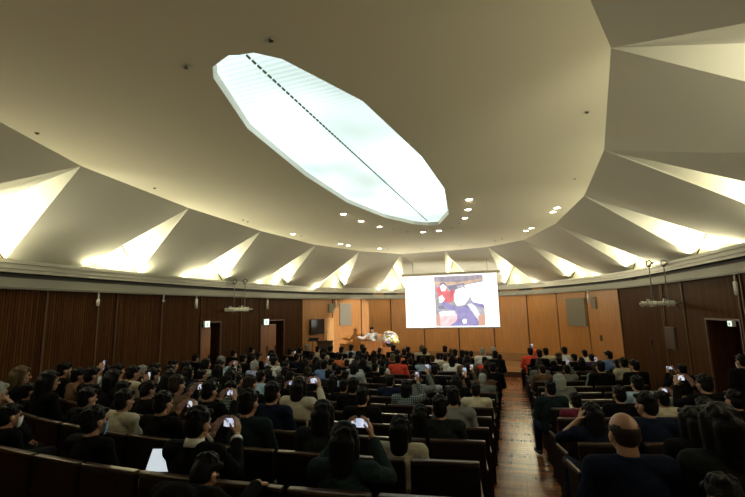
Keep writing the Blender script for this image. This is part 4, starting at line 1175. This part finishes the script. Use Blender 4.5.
# ------------------------------------------------------------------ people
def hand(mb, wrist, d, n, thumb, curl=.5, sc=1.0):
    d = Vector(d).normalized(); n = Vector(n); n = (n - d * n.dot(d)).normalized(); s = n.cross(d)
    w = Vector(wrist)
    lat = (-.031, -.0105, .0105, .031); ln = (.9, 1.0, 1.04, .8) if thumb > 0 else (.8, 1.04, 1.0, .9)
    order = lat
    for li, l in enumerate(order):
        k = w + d * (.088 - abs(l) * .25) * sc + s * l * sc
        mb.caps(w + d * .015 + s * l * .6, k, .014, .0125, 8)
        length = (.046, .050, .048, .038); L_ = length[li if thumb < 0 else li] * (1. if True else 1)
        p = k; ang = 0; dirv = (d + s * l * 2.2).normalized()
        for sj, (f, r) in enumerate(((1., .0088), (.68, .0082), (.52, .0074))):
            ang += curl * (.55, .8, .55)[sj]
            dd_ = (dirv * math.cos(ang) + n * math.sin(ang)).normalized(); q = p + dd_ * L_ * f * .95 * sc
            mb.caps(p, q, r, r * .94, 8); p = q
    t0 = w + d * .03 + s * (.028 * thumb); t1 = t0 + (d * .6 + s * thumb * .75 + n * .3).normalized() * .042; t2 = t1 + (d * .85 + s * thumb * (.35 - curl * .4) + n * .45).normalized() * .034
    mb.chain([w + d * .012 + s * .012 * thumb, t0, t1, t2], [.015, .0145, .0115, .009], 8)
def head_parts(mb, Mh):
    def P(x, y, z): return Mh @ Vector((x, y, z))
    R3 = Mh.to_3x3().to_4x4()
    mb.ball(P(0, -.008, .025), (.074, .093, .094), 20, R3); mb.ball(P(0, .022, -.045), (.056, .064, .066), 16, R3); mb.ball(P(0, .05, -.088), (.026, .028, .022), 12, R3)
    mb.caps(P(0, .082, .012), P(0, .104, -.026), .009, .0135, 8); mb.ball(P(-.012, .095, -.03), .009, 8); mb.ball(P(.012, .095, -.03), .009, 8)
    mb.caps(P(-.034, .074, .03), P(.034, .074, .03), .014, .014, 8)
    for s in (-1, 1):
        mb.ball(P(s * .076, -.008, -.012), (.011, .021, .032), 12, R3); mb.ball(P(s * .04, .058, -.022), (.022, .022, .018), 10, R3)
    mb.caps(P(-.019, .078, -.061), P(.019, .078, -.061), .0085, .0085, 8); mb.caps(P(-.016, .077, -.073), P(.016, .077, -.073), .008, .008, 8)
POSE = {}
def pose(name, stand=False, lean=0., hy=0., hp=0., rw=None, lw=None, re=None, le=None, rd=(0, 1, -.1), ld=(0, 1, -.1), rn=(0, 0, -1), ln=(0, 0, -1), curl=.35, phone=None, tablet=None, sleeve=.86):
    """arms in local metres, x right, y forward; hips at seat height or standing"""
    hz = .86 if stand else .52
    def T(p):                                   # torso lean about the hips
        p = Vector(p) - Vector((0, 0, hz)); c, s_ = math.cos(lean), math.sin(lean)
        return Vector((p.x, p.y * c + p.z * s_, -p.y * s_ + p.z * c + hz))
    sh = .445; chest = T((0, -.02, hz + .30)); neck = T((0, -.02, hz + sh + .04)); ch = T((0, .012, hz + .60))
    Mh = Matrix.Translation(ch) @ Matrix.Rotation(hy, 4, 'Z') @ Matrix.Rotation(-lean * .55 + hp, 4, 'X')
    SR, SL = T((.185, -.02, hz + sh - .02)), T((-.185, -.02, hz + sh - .02))
    if stand:
        HR, HL, KR, KL, AR, AL = (.095, 0, .86), (-.095, 0, .86), (.10, .02, .47), (-.10, .02, .47), (.11, -.02, .09), (-.11, -.02, .09)
        rw = rw or (.26, .06, .80); lw = lw or (-.26, .06, .80); re = re or (.26, -.04, 1.04); le = le or (-.26, -.04, 1.04)
        if rw == (.26, .06, .80): rd, rn = (0, .1, -1), (-1, 0, 0)
        if lw == (-.26, .06, .80): ld, ln = (0, .1, -1), (1, 0, 0)
    else:
        HR, HL, KR, KL, AR, AL = (.10, .04, .51), (-.10, .04, .51), (.13, .44, .51), (-.13, .44, .51), (.13, .42, .09), (-.13, .42, .09)
        rw = rw or (.11, .30, .62); lw = lw or (-.11, .30, .62); re = re or (.25, .04, .70); le = le or (-.25, .04, .70)
    re, le, rw, lw = Vector(re), Vector(le), Vector(rw), Vector(lw)
    pel = Vector((0, 0, hz)); 
    def torso(mb, g):
        mb.ball(pel + Vector((0, 0, .03)), (.155 + g, .115 + g, .13 + g), 18); mb.ball(T((0, .0, hz + .16)), (.145 + g, .11 + g, .16 + g), 18); mb.ball(chest, (.165 + g, .115 + g, .18 + g), 18)
        mb.caps(SR, SL, .062 + g, .062 + g, 12); mb.caps(neck + Vector((0, 0, -.03)), SR, .048 + g * .6, .052 + g, 10); mb.caps(neck + Vector((0, 0, -.03)), SL, .048 + g * .6, .052 + g, 10)
    def arm(mb, s, e_, w_, g, full=True):
        mb.chain([s, e_, w_ if full else e_.lerp(w_, sleeve)], [.05 + g, .041 + g, (.030 if full else .033) + g], 12)
    def leg(mb, h, k, a, g):
        mb.chain([h, k], [.083 + g, .058 + g], 12); mb.chain([k, a], [.055 + g, .042 + g], 12)
    # body
    mb = MB(); torso(mb, 0); head_parts(mb, Mh); mb.chain([neck + Vector((0, -.005, -.05)), Mh @ Vector((0, -.015, -.05))], [.062, .053], 12)
    for s, e_, w_ in ((SR, re, rw), (SL, le, lw)): arm(mb, s, e_, w_, 0)
    for h, k, a in ((HR, KR, AR), (HL, KL, AL)):
        leg(mb, h, k, a, 0); mb.caps(a, Vector(a) + Vector((.02 if a[0] > 0 else -.02, .12, -.045)), .038, .028, 10)
    hand(mb, rw, rd, rn, -1, curl); hand(mb, lw, ld, ln, 1, curl)
    out = {'body': remesh(mb, 'body', [M['skin']], .0055, 2, .35, .4)}
    mb = MB(); torso(mb, .016); arm(mb, SR, re, rw, .014, False); arm(mb, SL, le, lw, .014, False)
    mb.cone(neck + Vector((0, -.006, -.06)), neck + Vector((0, .004, .012)), .075, .066, 16)
    if stand: mb.cone(pel + Vector((0, 0, .12)), pel + Vector((0, 0, -.12)), .16, .19, 20)
    out['jacket'] = remesh(mb, 'jacket', [M['cloth']], .011, 3, .6)
    out['shirt'] = out['jacket'].copy(); out['shirt'].materials.clear(); out['shirt'].materials.append(M['plaid'])
    mb = MB(); mb.ball(pel, (.165, .125, .11), 18); leg(mb, Vector(HR), Vector(KR), Vector(AR), .012); leg(mb, Vector(HL), Vector(KL), Vector(AL), .012)
    out['trousers'] = remesh(mb, 'trousers', [M['cloth']], .012, 2, .6)
    mb = MB(); mb.cone(neck + Vector((0, -.006, -.02)), neck + Vector((0, .006, .035)), .072, .064, 18); out['collar'] = mb.mesh('collar', [M['cloth']], True)
    out['cuffs'] = []
    for e_, w_ in ((re, rw), (le, lw)):
        mb = MB(); mb.cone(e_.lerp(w_, .86), e_.lerp(w_, .95), .046, .044, 14); out['cuffs'].append(mb.mesh('cuff', [M['cloth']], True))
    for s, a in (('R', AR), ('L', AL)):
        a = Vector(a); t = a + Vector((.02 if a.x > 0 else -.02, .13, -.05)); mb = MB(); mb.caps(a + Vector((0, -.03, -.045)), t, .042, .036, 10); mb.caps(a + Vector((0, 0, .0)), a + Vector((0, -.01, -.04)), .046, .044, 10)
        for v in mb.bm.verts: v.co.z = max(v.co.z, .004)
        out['shoe' + s] = mb.mesh('shoe', [M['shoe']], True)
    out['Mh'] = Mh; out['top'] = Mh @ Vector((0, 0, .125)); out['phone'] = phone; out['tablet'] = tablet
    POSE[name] = out
q = 1.0
pose('lap'); pose('lapl', hy=.38); pose('lapr', hy=-.38, lean=.06)
pose('phone2', rw=(.115, .31, .965), lw=(-.115, .31, .965), re=(.27, .10, .78), le=(-.27, .10, .78), rd=(-.25, .5, 1), ld=(.25, .5, 1), rn=(-1, .15, .2), ln=(1, .15, .2), curl=.55, hp=-.08, phone=((0, .40, 1.04), 0))
pose('phone2hi', rw=(.115, .33, 1.06), lw=(-.115, .33, 1.06), re=(.28, .14, .86), le=(-.28, .14, .86), rd=(-.25, .45, 1), ld=(.25, .45, 1), rn=(-1, .15, .2), ln=(1, .15, .2), curl=.55, phone=((0, .42, 1.14), 0))
pose('phone1', rw=(.17, .24, 1.17), re=(.27, .16, .94), rd=(-.1, .2, 1), rn=(-.7, .5, 0), curl=.7, phone=((.15, .30, 1.27), 1), hy=-.08)
pose('tablet', rw=(.10, .33, .80), lw=(-.10, .33, .80), re=(.26, .06, .72), le=(-.26, .06, .72), rd=(-.2, .8, .6), ld=(.2, .8, .6), rn=(-1, 0, .3), ln=(1, 0, .3), curl=.5, hp=-.22, tablet=((0, .40, .90), 0))
pose('chin', rw=(.075, .13, .965), re=(.23, .20, .73), rd=(-.2, -.1, 1), rn=(-.6, -.8, 0), curl=.9, hy=.1)
pose('behind', rw=(.15, -.10, 1.10), lw=(-.15, -.10, 1.10), re=(.33, .03, 1.10), le=(-.33, .03, 1.10), rd=(-1, -.3, .1), ld=(1, -.3, .1), rn=(0, 1, 0), ln=(0, 1, 0), curl=.3, hy=.05)
pose('cheek', lw=(-.125, .02, 1.07), le=(-.30, .12, .86), ld=(.35, -.1, 1), ln=(.8, 0, .3), curl=.7, hy=.05, sleeve=.2)
pose('bow', lean=.75, hp=-.1, rw=(.14, .42, .66), lw=(-.14, .42, .66), re=(.26, .34, .74), le=(-.26, .34, .74))
pose('grip', lean=.98, rw=(.30, .66, .755), re=(.32, .40, .70), rd=(-.1, 1, -.35), rn=(0, -.2, -1), curl=.45, lw=(-.10, .40, .58), le=(-.24, .34, .70), hp=-.1)
pose('stand', stand=True); 
pose('standphone', stand=True, rw=(.09, .36, 1.36), lw=(-.09, .36, 1.36), re=(.26, .20, 1.12), le=(-.26, .20, 1.12), rd=(-.25, .5, 1), ld=(.25, .5, 1), rn=(-1, .15, .2), ln=(1, .15, .2), curl=.55, phone=((0, .43, 1.46), 0))
pose('speak', stand=True, rw=(.56, .30, 1.22), re=(.38, .10, 1.14), rd=(.5, 1, -.1), rn=(0, 0, -1), lw=(-.02, .30, 1.10), le=(-.27, .10, 1.02), ld=(1, .3, .1), ln=(0, -.5, -1), curl=.5, hy=.1)
# hair, in the head's own frame
def hair_mesh(st):
    mb = MB()
    if st != 'n':
        mb.ball((0, -.012, .046), (.080, .095, .082), 20); mb.ball((0, -.045, .005), (.075, .066, .096), 18); mb.caps((-.045, .068, .085), (.045, .068, .085), .022, .022, 10)
        rr = random.Random(3)
        for i in range(46):
            a = rr.uniform(0, 2*PI); el = rr.uniform(.1, 1.5); d = Vector((math.cos(a)*math.cos(el)*.082, math.sin(a)*math.cos(el)*.094, math.sin(el)*.080)); mb.ball(Vector((0, -.014, .052)) + d, rr.uniform(.010, .016), 8)
    if st in 'bl':
        z = -.115 if st == 'b' else -.27
        for s in (-1, 1):
            mb.chain([(s*.072, .02, .06), (s*.085, -.005, -.02), (s*.082, -.02, -.10)], [.022, .026, .028], 10)
            mb.chain([(s*.082, -.02, -.10), (s*.07, -.045, z)], [.028, .030], 10); mb.chain([(s*.05, -.08, .02), (s*.045, -.085, z)], [.04, .036], 10)
        mb.chain([(0, -.085, .03), (0, -.095, z)], [.052, .046], 10); mb.chain([(.03, -.085, .02), (.025, -.098, z)], [.045, .04], 10); mb.chain([(-.03, -.085, .02), (-.025, -.098, z)], [.045, .04], 10)
    if st == 'n':
        bm = bmesh.new(); bmesh.ops.create_uvsphere(bm, u_segments=40, v_segments=28, radius=1)
        for v in bm.verts: v.co = Vector((v.co.x * .0765, v.co.y * .0955 - .009, v.co.z * .096 + .023))
        bmesh.ops.delete(bm, geom=[v for v in bm.verts if v.co.z < -.068 or v.co.y > .034 or v.co.z > .052 - .012 * math.cos(v.co.x * 40) - v.co.y * .15 or (v.co.z < -.0 and v.co.y > -.03)], context='VERTS')
        bmesh.ops.solidify(bm, geom=bm.faces[:], thickness=.003)
        me = bpy.data.meshes.new('hair'); bm.to_mesh(me); bm.free(); me.materials.append(M['hair'])
        for p in me.polygons: p.use_smooth = True
        mb.bm.free(); return me
    return remesh(mb, 'hair', [M['hair']], .008, 10 if st in 'bl' else 4, .7)
HAIR = {s: hair_mesh(s) for s in 'sbln'}
def mask_mesh():
    bm = bmesh.new(); nU, nV = 12, 8; vs = []
    for i in range(nU + 1):
        a = math.radians(-68 + 136 * i / nU); col = []
        for j in range(nV + 1):
            t = j / nV; z = -.012 - .098 * t; bul = math.sin(t * PI) * .012
            rx = .067 - .014 * t + bul * .3; ry = .086 + .004 - .006 * t
            nose = .022 * math.exp(-(a / .22) ** 2) * max(0, 1 - t * 1.6)
            col.append(bm.verts.new((math.sin(a) * (rx + .012), .006 + math.cos(a) * (ry + bul + .004) + nose, z)))
        vs.append(col)
    for i in range(nU):
        for j in range(nV): bm.faces.new((vs[i][j], vs[i+1][j], vs[i+1][j+1], vs[i][j+1]))
    g = bmesh.ops.solidify(bm, geom=bm.faces[:], thickness=.002)
    me = bpy.data.meshes.new('mask'); bm.to_mesh(me); bm.free(); me.materials.append(M['mask'])
    for p in me.polygons: p.use_smooth = True
    return me
MASK = mask_mesh()
mb = MB(); mb.ball((0, 0, 0), .0125, 12); EYE = mb.mesh('eye', [M['eye']], True)
mb = MB()
for i in range(24):
    a, b_ = i / 24 * PI, (i + 1) / 24 * PI; mb.caps((.092 * math.cos(a), -.012, .03 + .108 * math.sin(a)), (.092 * math.cos(b_), -.012, .03 + .108 * math.sin(b_)), .009, .009, 8)
BAND = mb.mesh('hairband', [M['cloth']], True)
COL = dict(black=(.004, .004, .0045), navy=(.006, .009, .022), charcoal=(.012, .014, .015), grey=(.13, .135, .13), lightgrey=(.28, .31, .32), cream=(.36, .33, .25), white=(.60, .62, .62), lightblue=(.26, .38, .52), blue=(.10, .18, .38), bluewhite=(.30, .34, .60), teal=(.010, .018, .020), brown=(.10, .062, .035), orange=(.45, .13, .05), red=(.52, .06, .035), purple=(.05, .035, .10), green=(.15, .20, .15), maroon=(.10, .015, .03), sage=(.24, .26, .20), plaid=(.16, .20, .20))
WORD = dict(lightgrey='pale grey', lightblue='pale blue', bluewhite='blue and white', green='grey-green', sage='pale green', plaid='plaid', purple='dark purple', teal='dark teal', charcoal='charcoal')
HC_ = dict(s=(.022, .016, .013), k=(.0035, .0032, .0035), d=(.014, .008, .005), g=(.22, .23, .22), b=(.075, .052, .026))
HW = dict(k='black-haired', d='brown-haired', g='grey-haired', b='light-haired', s='balding')
# phones, tablets and laptops
def screen_mat(name, s):
    m, nt, b = new_mat(name); t = nt.nodes.new('ShaderNodeTexCoord'); oi = nt.nodes.new('ShaderNodeObjectInfo'); ad = nt.nodes.new('ShaderNodeVectorMath'); ad.operation = 'ADD'
    link(nt, t.outputs['Object'], ad.inputs[0]); link(nt, oi.outputs['Random'], ad.inputs[1]); v = nt.nodes.new('ShaderNodeTexVoronoi'); v.inputs['Scale'].default_value = 32; link(nt, ad.outputs[0], v.inputs['Vector'])
    cr = nt.nodes.new('ShaderNodeValToRGB'); cr.color_ramp.interpolation = 'CONSTANT'
    for pos, c in ((0, (.75, .82, 1)), (.35, (.62, .70, .95)), (.55, (.35, .25, .18)), (.7, (.9, .92, 1)), (.9, (.22, .25, .6))):
        el = cr.color_ramp.elements[0] if pos == 0 else cr.color_ramp.elements.new(pos); el.color = (*c, 1)
    sp = nt.nodes.new('ShaderNodeSeparateColor'); link(nt, v.outputs['Color'], sp.inputs['Color']); link(nt, sp.outputs[0], cr.inputs['Fac'])
    link(nt, cr.outputs['Color'], b.inputs['Emission Color']); b.inputs['Base Color'].default_value = (.02, .02, .02, 1); b.inputs['Emission Strength'].default_value = s
    return m
M['phone_on'] = screen_mat('phone_screen', .75); M['white_on'] = emit('laptop_screen', (.80, .90, 1.), .62); M['violet_on'] = emit('tablet_screen', (.50, .50, .95), .7)
def slab_mesh(nm, w, h, t, m, face=False):
    mb = MB()
    if face: mb.box((-w/2, -t, -h/2), (w/2, -t + .0012, h/2))
    else: mb.box((-w/2, -t/2, -h/2), (w/2, t/2, h/2), None, min(t * .4, .004))
    return mb.mesh(nm, [m])
PH = {0: (slab_mesh('case', .152, .074, .009, M['black']), slab_mesh('screen', .140, .066, .0058, M['phone_on'], True)), 1: (slab_mesh('case', .074, .152, .009, M['black']), slab_mesh('screen', .066, .140, .0058, M['phone_on'], True)),
      2: (slab_mesh('case', .25, .175, .010, M['black']), slab_mesh('screen', .235, .16, .0064, M['phone_on'], True))}
mb = MB(); mb.cone((.055, .0045, .018), (.055, .0065, .018), .009, .009, 12); LENS = mb.mesh('camera_lens', [M['black']])
def dress(root, P, hair, st, top, mask=None, detail=False, trousers=None, shirt=None, band=None):
    rnd = random.random
    ob('body', P['body'], root)
    Mh = P['Mh']
    def at_head(nm, me, col=None):
        o = ob(nm, me, root, None, col); o.matrix_local = Mh; return o
    hc = HC_.get(hair, HC_['k']); j = .8 + .5 * rnd()
    if st in HAIR: at_head('hair', HAIR[st], tuple(c * j for c in hc))
    if mask: at_head('mask', MASK, (.72, .74, .74) if mask == 'm' else (.12, .25, .42))
    c = COL[top]; jj = .85 + .3 * rnd()
    ob('jacket', P['shirt'] if top == 'plaid' else P['jacket'], root, None, tuple(x * jj for x in c))
    tc_ = trousers or random.choice([COL['black'], COL['navy'], COL['charcoal'], COL['black'], COL['teal']])
    ob('trousers', P['trousers'], root, None, tc_)
    ob('shoe', P['shoeR'], root); ob('shoe', P['shoeL'], root)
    if shirt:
        ob('collar', P['collar'], root, None, shirt)
        for cf in P['cuffs']: ob('cuff', cf, root, None, shirt)
    if band: at_head('hairband', BAND, band)
    if detail:
        for s in (-1, 1):
            o = ob('eye', EYE, root); o.matrix_local = Mh @ Matrix.Translation((s * .031, .077, .004))
SPECIAL = {'man': 'man in dark suit and white collar filming the stage with a phone held sideways', 'woman': 'woman with hairband and long black hair filming with a phone beside the aisle block', 'bald': 'balding man in a dark navy top seated just across the aisle'}
ACT = dict(phone2='holding up a phone', phone2hi='raising a phone', phone1='lifting one phone', tablet='holding a tablet', chin='touching face', behind='hands behind head', cheek='hand at head', bow='bending down', lapl='', lapr='', lap='')
def hold(root_m, P, who, near=False):
    for kind in ('phone', 'tablet'):
        if P[kind]:
            (x, y, z), ori = P[kind]; ori = 2 if kind == 'tablet' else ori
            e = empty('smartphone' if kind == 'phone' else 'tablet_computer', (0, 0, 0)); e.matrix_world = root_m @ Matrix.Translation((x, y, z)) @ Matrix.Rotation(-.12, 4, 'X')
            lab = 'glowing %s held by the person in %s' % ('phone' if kind == 'phone' else 'tablet', who)
            tag(e, lab, 'phone' if kind == 'phone' else 'tablet', 'glowing phones held up in the audience' if kind == 'phone' else None)
            ob('case', PH[ori][0], e); ob('screen', PH[ori][1], e)
            if near and kind == 'phone': ob('camera_lens', LENS, e)
for p in D['P']:
    k, ix = p['k'], p['ix']; loc, th = seat_frame(k, ix); P = POSE[p['pose']]
    off = Vector((p['dx'], .185, 0)); off.rotate(Matrix.Rotation(th, 3, 'Z'))
    s = p['s'] * 1.235 / 1.245
    r = empty('person', loc + off, th, s)
    look = HW[p['hair']]; tw = WORD.get(p['top'], p['top']); act = ACT[p['pose']]
    noun = {'l': 'long-haired person'}.get(p['st'], 'person'); look = look if p['st'] != 'l' else {'k': 'black', 'd': 'brown', 'g': 'grey', 'b': 'light'}[p['hair']]
    lab = '%s %s in %s %s, %s' % (look, noun, tw, act, where(k, ix)); lab = lab.replace(' ,', ',')
    if p.get('mask') and len(lab.split()) <= 14: lab = 'masked ' + lab
    if len(lab.split()) > 16: lab = lab.replace(' ' + act, '')
    if p.get('id'): lab = SPECIAL[p['id']]
    tag(r, lab, 'person', 'seated audience')
    near = k <= 0
    dress(r, P, p['hair'], p['st'], p['top'], p.get('mask'), near, None, COL['white'] if p.get('id') == 'man' else None, (.10, .13, .14) if p.get('id') == 'woman' else None)
    hold(Matrix.Translation(r.location) @ Matrix.Rotation(th, 4, 'Z') @ Matrix.Scale(s, 4), P, where(k, ix).replace(' row back', ' row') if not p.get('id') else {'man': 'dark suit with white collar', 'woman': 'hairband by the aisle block', 'bald': 'navy top'}[p['id']], near)
STL = ['masked person standing at the wall between the two lectern-side doors', 'masked person standing at the wall by the farther lectern-side door', 'masked person standing at the wall before the nearer lectern-side door', 'person in black standing at the walnut wall raising a phone', 'masked person in black standing beside the dark doorway beyond the aisle']
for i, p in enumerate(D['ST']):
    th = math.asin(max(-1, min(1, p['X'] / R_ROW))) * .6
    r = empty('person', (p['X'], p['Y'], p['f']), th, p['s']); tag(r, STL[i], 'person', 'people standing along the walls')
    dress(r, POSE[p['pose']], 'k', 's', p['top'], p.get('mask'), False)
    hold(Matrix.Translation(r.location) @ Matrix.Rotation(th, 4, 'Z') @ Matrix.Scale(p['s'], 4), POSE[p['pose']], 'black standing at the walnut wall')
# two people leaning forward in the row nearest to the camera
for (x, pz, lab, k, sc_) in D['front']:
    th = math.asin(x / R_ROW); base = Vector((x, yrow(k, x), FL[k]))
    e = empty('auditorium_seat', base, th); tag(e, 'dark seat under the ' + lab.replace(' bending down', ''), 'seat', 'auditorium seats in curved rows')
    for nm in ('backrest', 'top_rail', 'cushion'): ob(nm, SM[nm], e)
    for s in (-.272, .272):
        ob('armrest', SM['armrest'], e, (s * .985, 0, 0)); ob('side_frame', SM['side_frame'], e, (s * .985, 0, 0))
    off = Vector((0, .185, 0)); off.rotate(Matrix.Rotation(th, 3, 'Z'))
    r = empty('person', base + off, th, sc_); tag(r, lab, 'person', 'seated audience'); dress(r, POSE[pz], 'k', 's', 'black')
# the speaker behind the lectern
r = empty('person', (LX - .15, LY + .46, SZ), math.radians(188), 1.07); tag(r, 'speaker in pale grey jacket gesturing behind the lectern on stage', 'person')
dress(r, POSE['speak'], 'k', 's', 'lightgrey', None, True, COL['black'], COL['black'])
for o in r.children:
    if o.name.startswith('jacket'): o.color = (.48, .48, .50, 1)
    if o.name.startswith('cuff'): o.color = (.48, .48, .50, 1)
# laptops among the rows
def open_laptop(loc, rz, label, m_on, tilt=-.35):
    e = empty('laptop', loc, rz); tag(e, label, 'laptop')
    mb = MB(); mb.box((-.15, -.10, 0), (.15, .10, .014), None, .004); add('keyboard_base', mb, M['metal'], e)
    T_ = Matrix.Translation((0, .10, .014)) @ Matrix.Rotation(tilt, 4, 'X')
    mb = MB(); mb.box((-.15, 0, 0), (.15, .008, .205), T_, .003); l = add('lid', mb, M['darkmetal'], e)
    mb = MB(); mb.box((-.14, -.002, .01), (.14, 0, .195), T_); add('screen', mb, m_on, l)
# laptop on a small writing board in an empty near seat, another in the door-side block
for nm, (x, y, z), rz, lab, tl in (('a', (-.78, 3.02, FL[-1] + .55), .22, 'open laptop with a white screen in the empty seat beside the suited man', -.55), ('b', (4.40, 6.12, FL[2] + .70), -.25, 'open laptop with a bluish screen among the door-side seats', -.45)):
    e = empty('writing_board', (x, y, z - .03), rz); tag(e, 'small dark board on a post under the ' + ('white-screen' if nm == 'a' else 'bluish-screen') + ' laptop', 'writing board')
    mb = MB(); mb.box((-.2, -.15, 0), (.2, .15, .022), None, .008); add('board', mb, M['darkwood'], e)
    mb = MB(); mb.cone((.16, .12, -(z - .03 - FL[-1 if nm == 'a' else 2])), (.16, .12, 0), .016, .016, 10); add('post', mb, M['darkmetal'], e)
    open_laptop((x, y, z - .006), rz, lab, M['white_on'] if nm == 'a' else M['violet_on'], tl)
# bag and paper by the aisle
e = empty('tote_bag', (2.66, 8.98, FL[6]), .12); tag(e, 'white cloth tote bag standing on the aisle floor beside the door-side seats', 'bag')
bm = bmesh.new(); rows = []
for z, w_, d_ in ((0, .15, .05), (.03, .17, .07), (.2, .17, .06), (.34, .16, .02)):
    rows.append([bm.verts.new((w_ * math.copysign(abs(math.cos(a)) ** .5, math.cos(a)) * .4, d_ * math.copysign(abs(math.sin(a)) ** .5, math.sin(a)) * 2.6, z + .012 * math.sin(3 * a) * z * 3)) for a in [2 * PI * i / 20 for i in range(20)]])
for a, b_ in zip(rows, rows[1:]):
    for i in range(20): bm.faces.new((a[i], a[(i+1) % 20], b_[(i+1) % 20], b_[i]))
bm.faces.new(rows[0][::-1]); me = bpy.data.meshes.new('body'); bm.to_mesh(me); bm.free(); me.materials.append(plain('canvas', (.55, .55, .52), .9, noise_amt=.1, scale=30))
for p_ in me.polygons: p_.use_smooth = True
ob('body', me, e)
for s in (-.045, .045):
    mb = MB(); mb.chain([(s, -.07, .32), (s, -.06, .46), (s, 0, .50), (s, .06, .46), (s, .07, .32)], [.008] * 5, 8); add('handle', mb, M['paper'], e, True)
e = empty('leaflet', (3.06, 7.72, FL[4] + .66), .1); tag(e, 'pale paper leaflet held open on a lap by the aisle, door side', 'leaflet')
mb = MB(); T_ = Matrix.Rotation(.7, 4, 'X'); mb.box((-.15, 0, 0), (-.001, .21, .003), T_ @ Matrix.Rotation(.08, 4, 'Y')); add('page', mb, plain('leaflet_paper', (.40, .42, .36), .8), e)
mb = MB(); mb.box((.001, 0, 0), (.15, .21, .003), T_ @ Matrix.Rotation(-.08, 4, 'Y')); add('page', mb, bpy.data.materials['leaflet_paper'], e)

# ------------------------------------------------------------------ world, camera, view
w = bpy.data.worlds.new('World'); bpy.context.scene.world = w; w.use_nodes = True
w.node_tree.nodes['Background'].inputs['Color'].default_value = (.02, .02, .02, 1); w.node_tree.nodes['Background'].inputs['Strength'].default_value = .1
A_, PT, RO = .3036, math.atan2(309.84 - 248.5, 410), .0223
f = Vector((-math.sin(A_) * math.cos(PT), math.cos(A_) * math.cos(PT), math.sin(PT))); r0 = Vector((math.cos(A_), math.sin(A_), 0)); u0 = r0.cross(f)
rt = r0 * math.cos(RO) - u0 * math.sin(RO); up = r0 * math.sin(RO) + u0 * math.cos(RO)
cd = bpy.data.cameras.new('camera'); cd.sensor_width = 36; cd.lens = 36 * 410 / 745; cd.clip_start = .05
co = bpy.data.objects.new('camera', cd); C.objects.link(co)
co.matrix_world = Matrix(((rt.x, up.x, -f.x, D['cam'][0]), (rt.y, up.y, -f.y, D['cam'][1]), (rt.z, up.z, -f.z, D['cam'][2]), (0, 0, 0, 1)))
sc = bpy.context.scene; sc.camera = co
sc.view_settings.view_transform = 'Standard'; sc.view_settings.look = 'None'; sc.view_settings.gamma = 1; sc.view_settings.use_curve_mapping = False; sc.view_settings.exposure = 0.
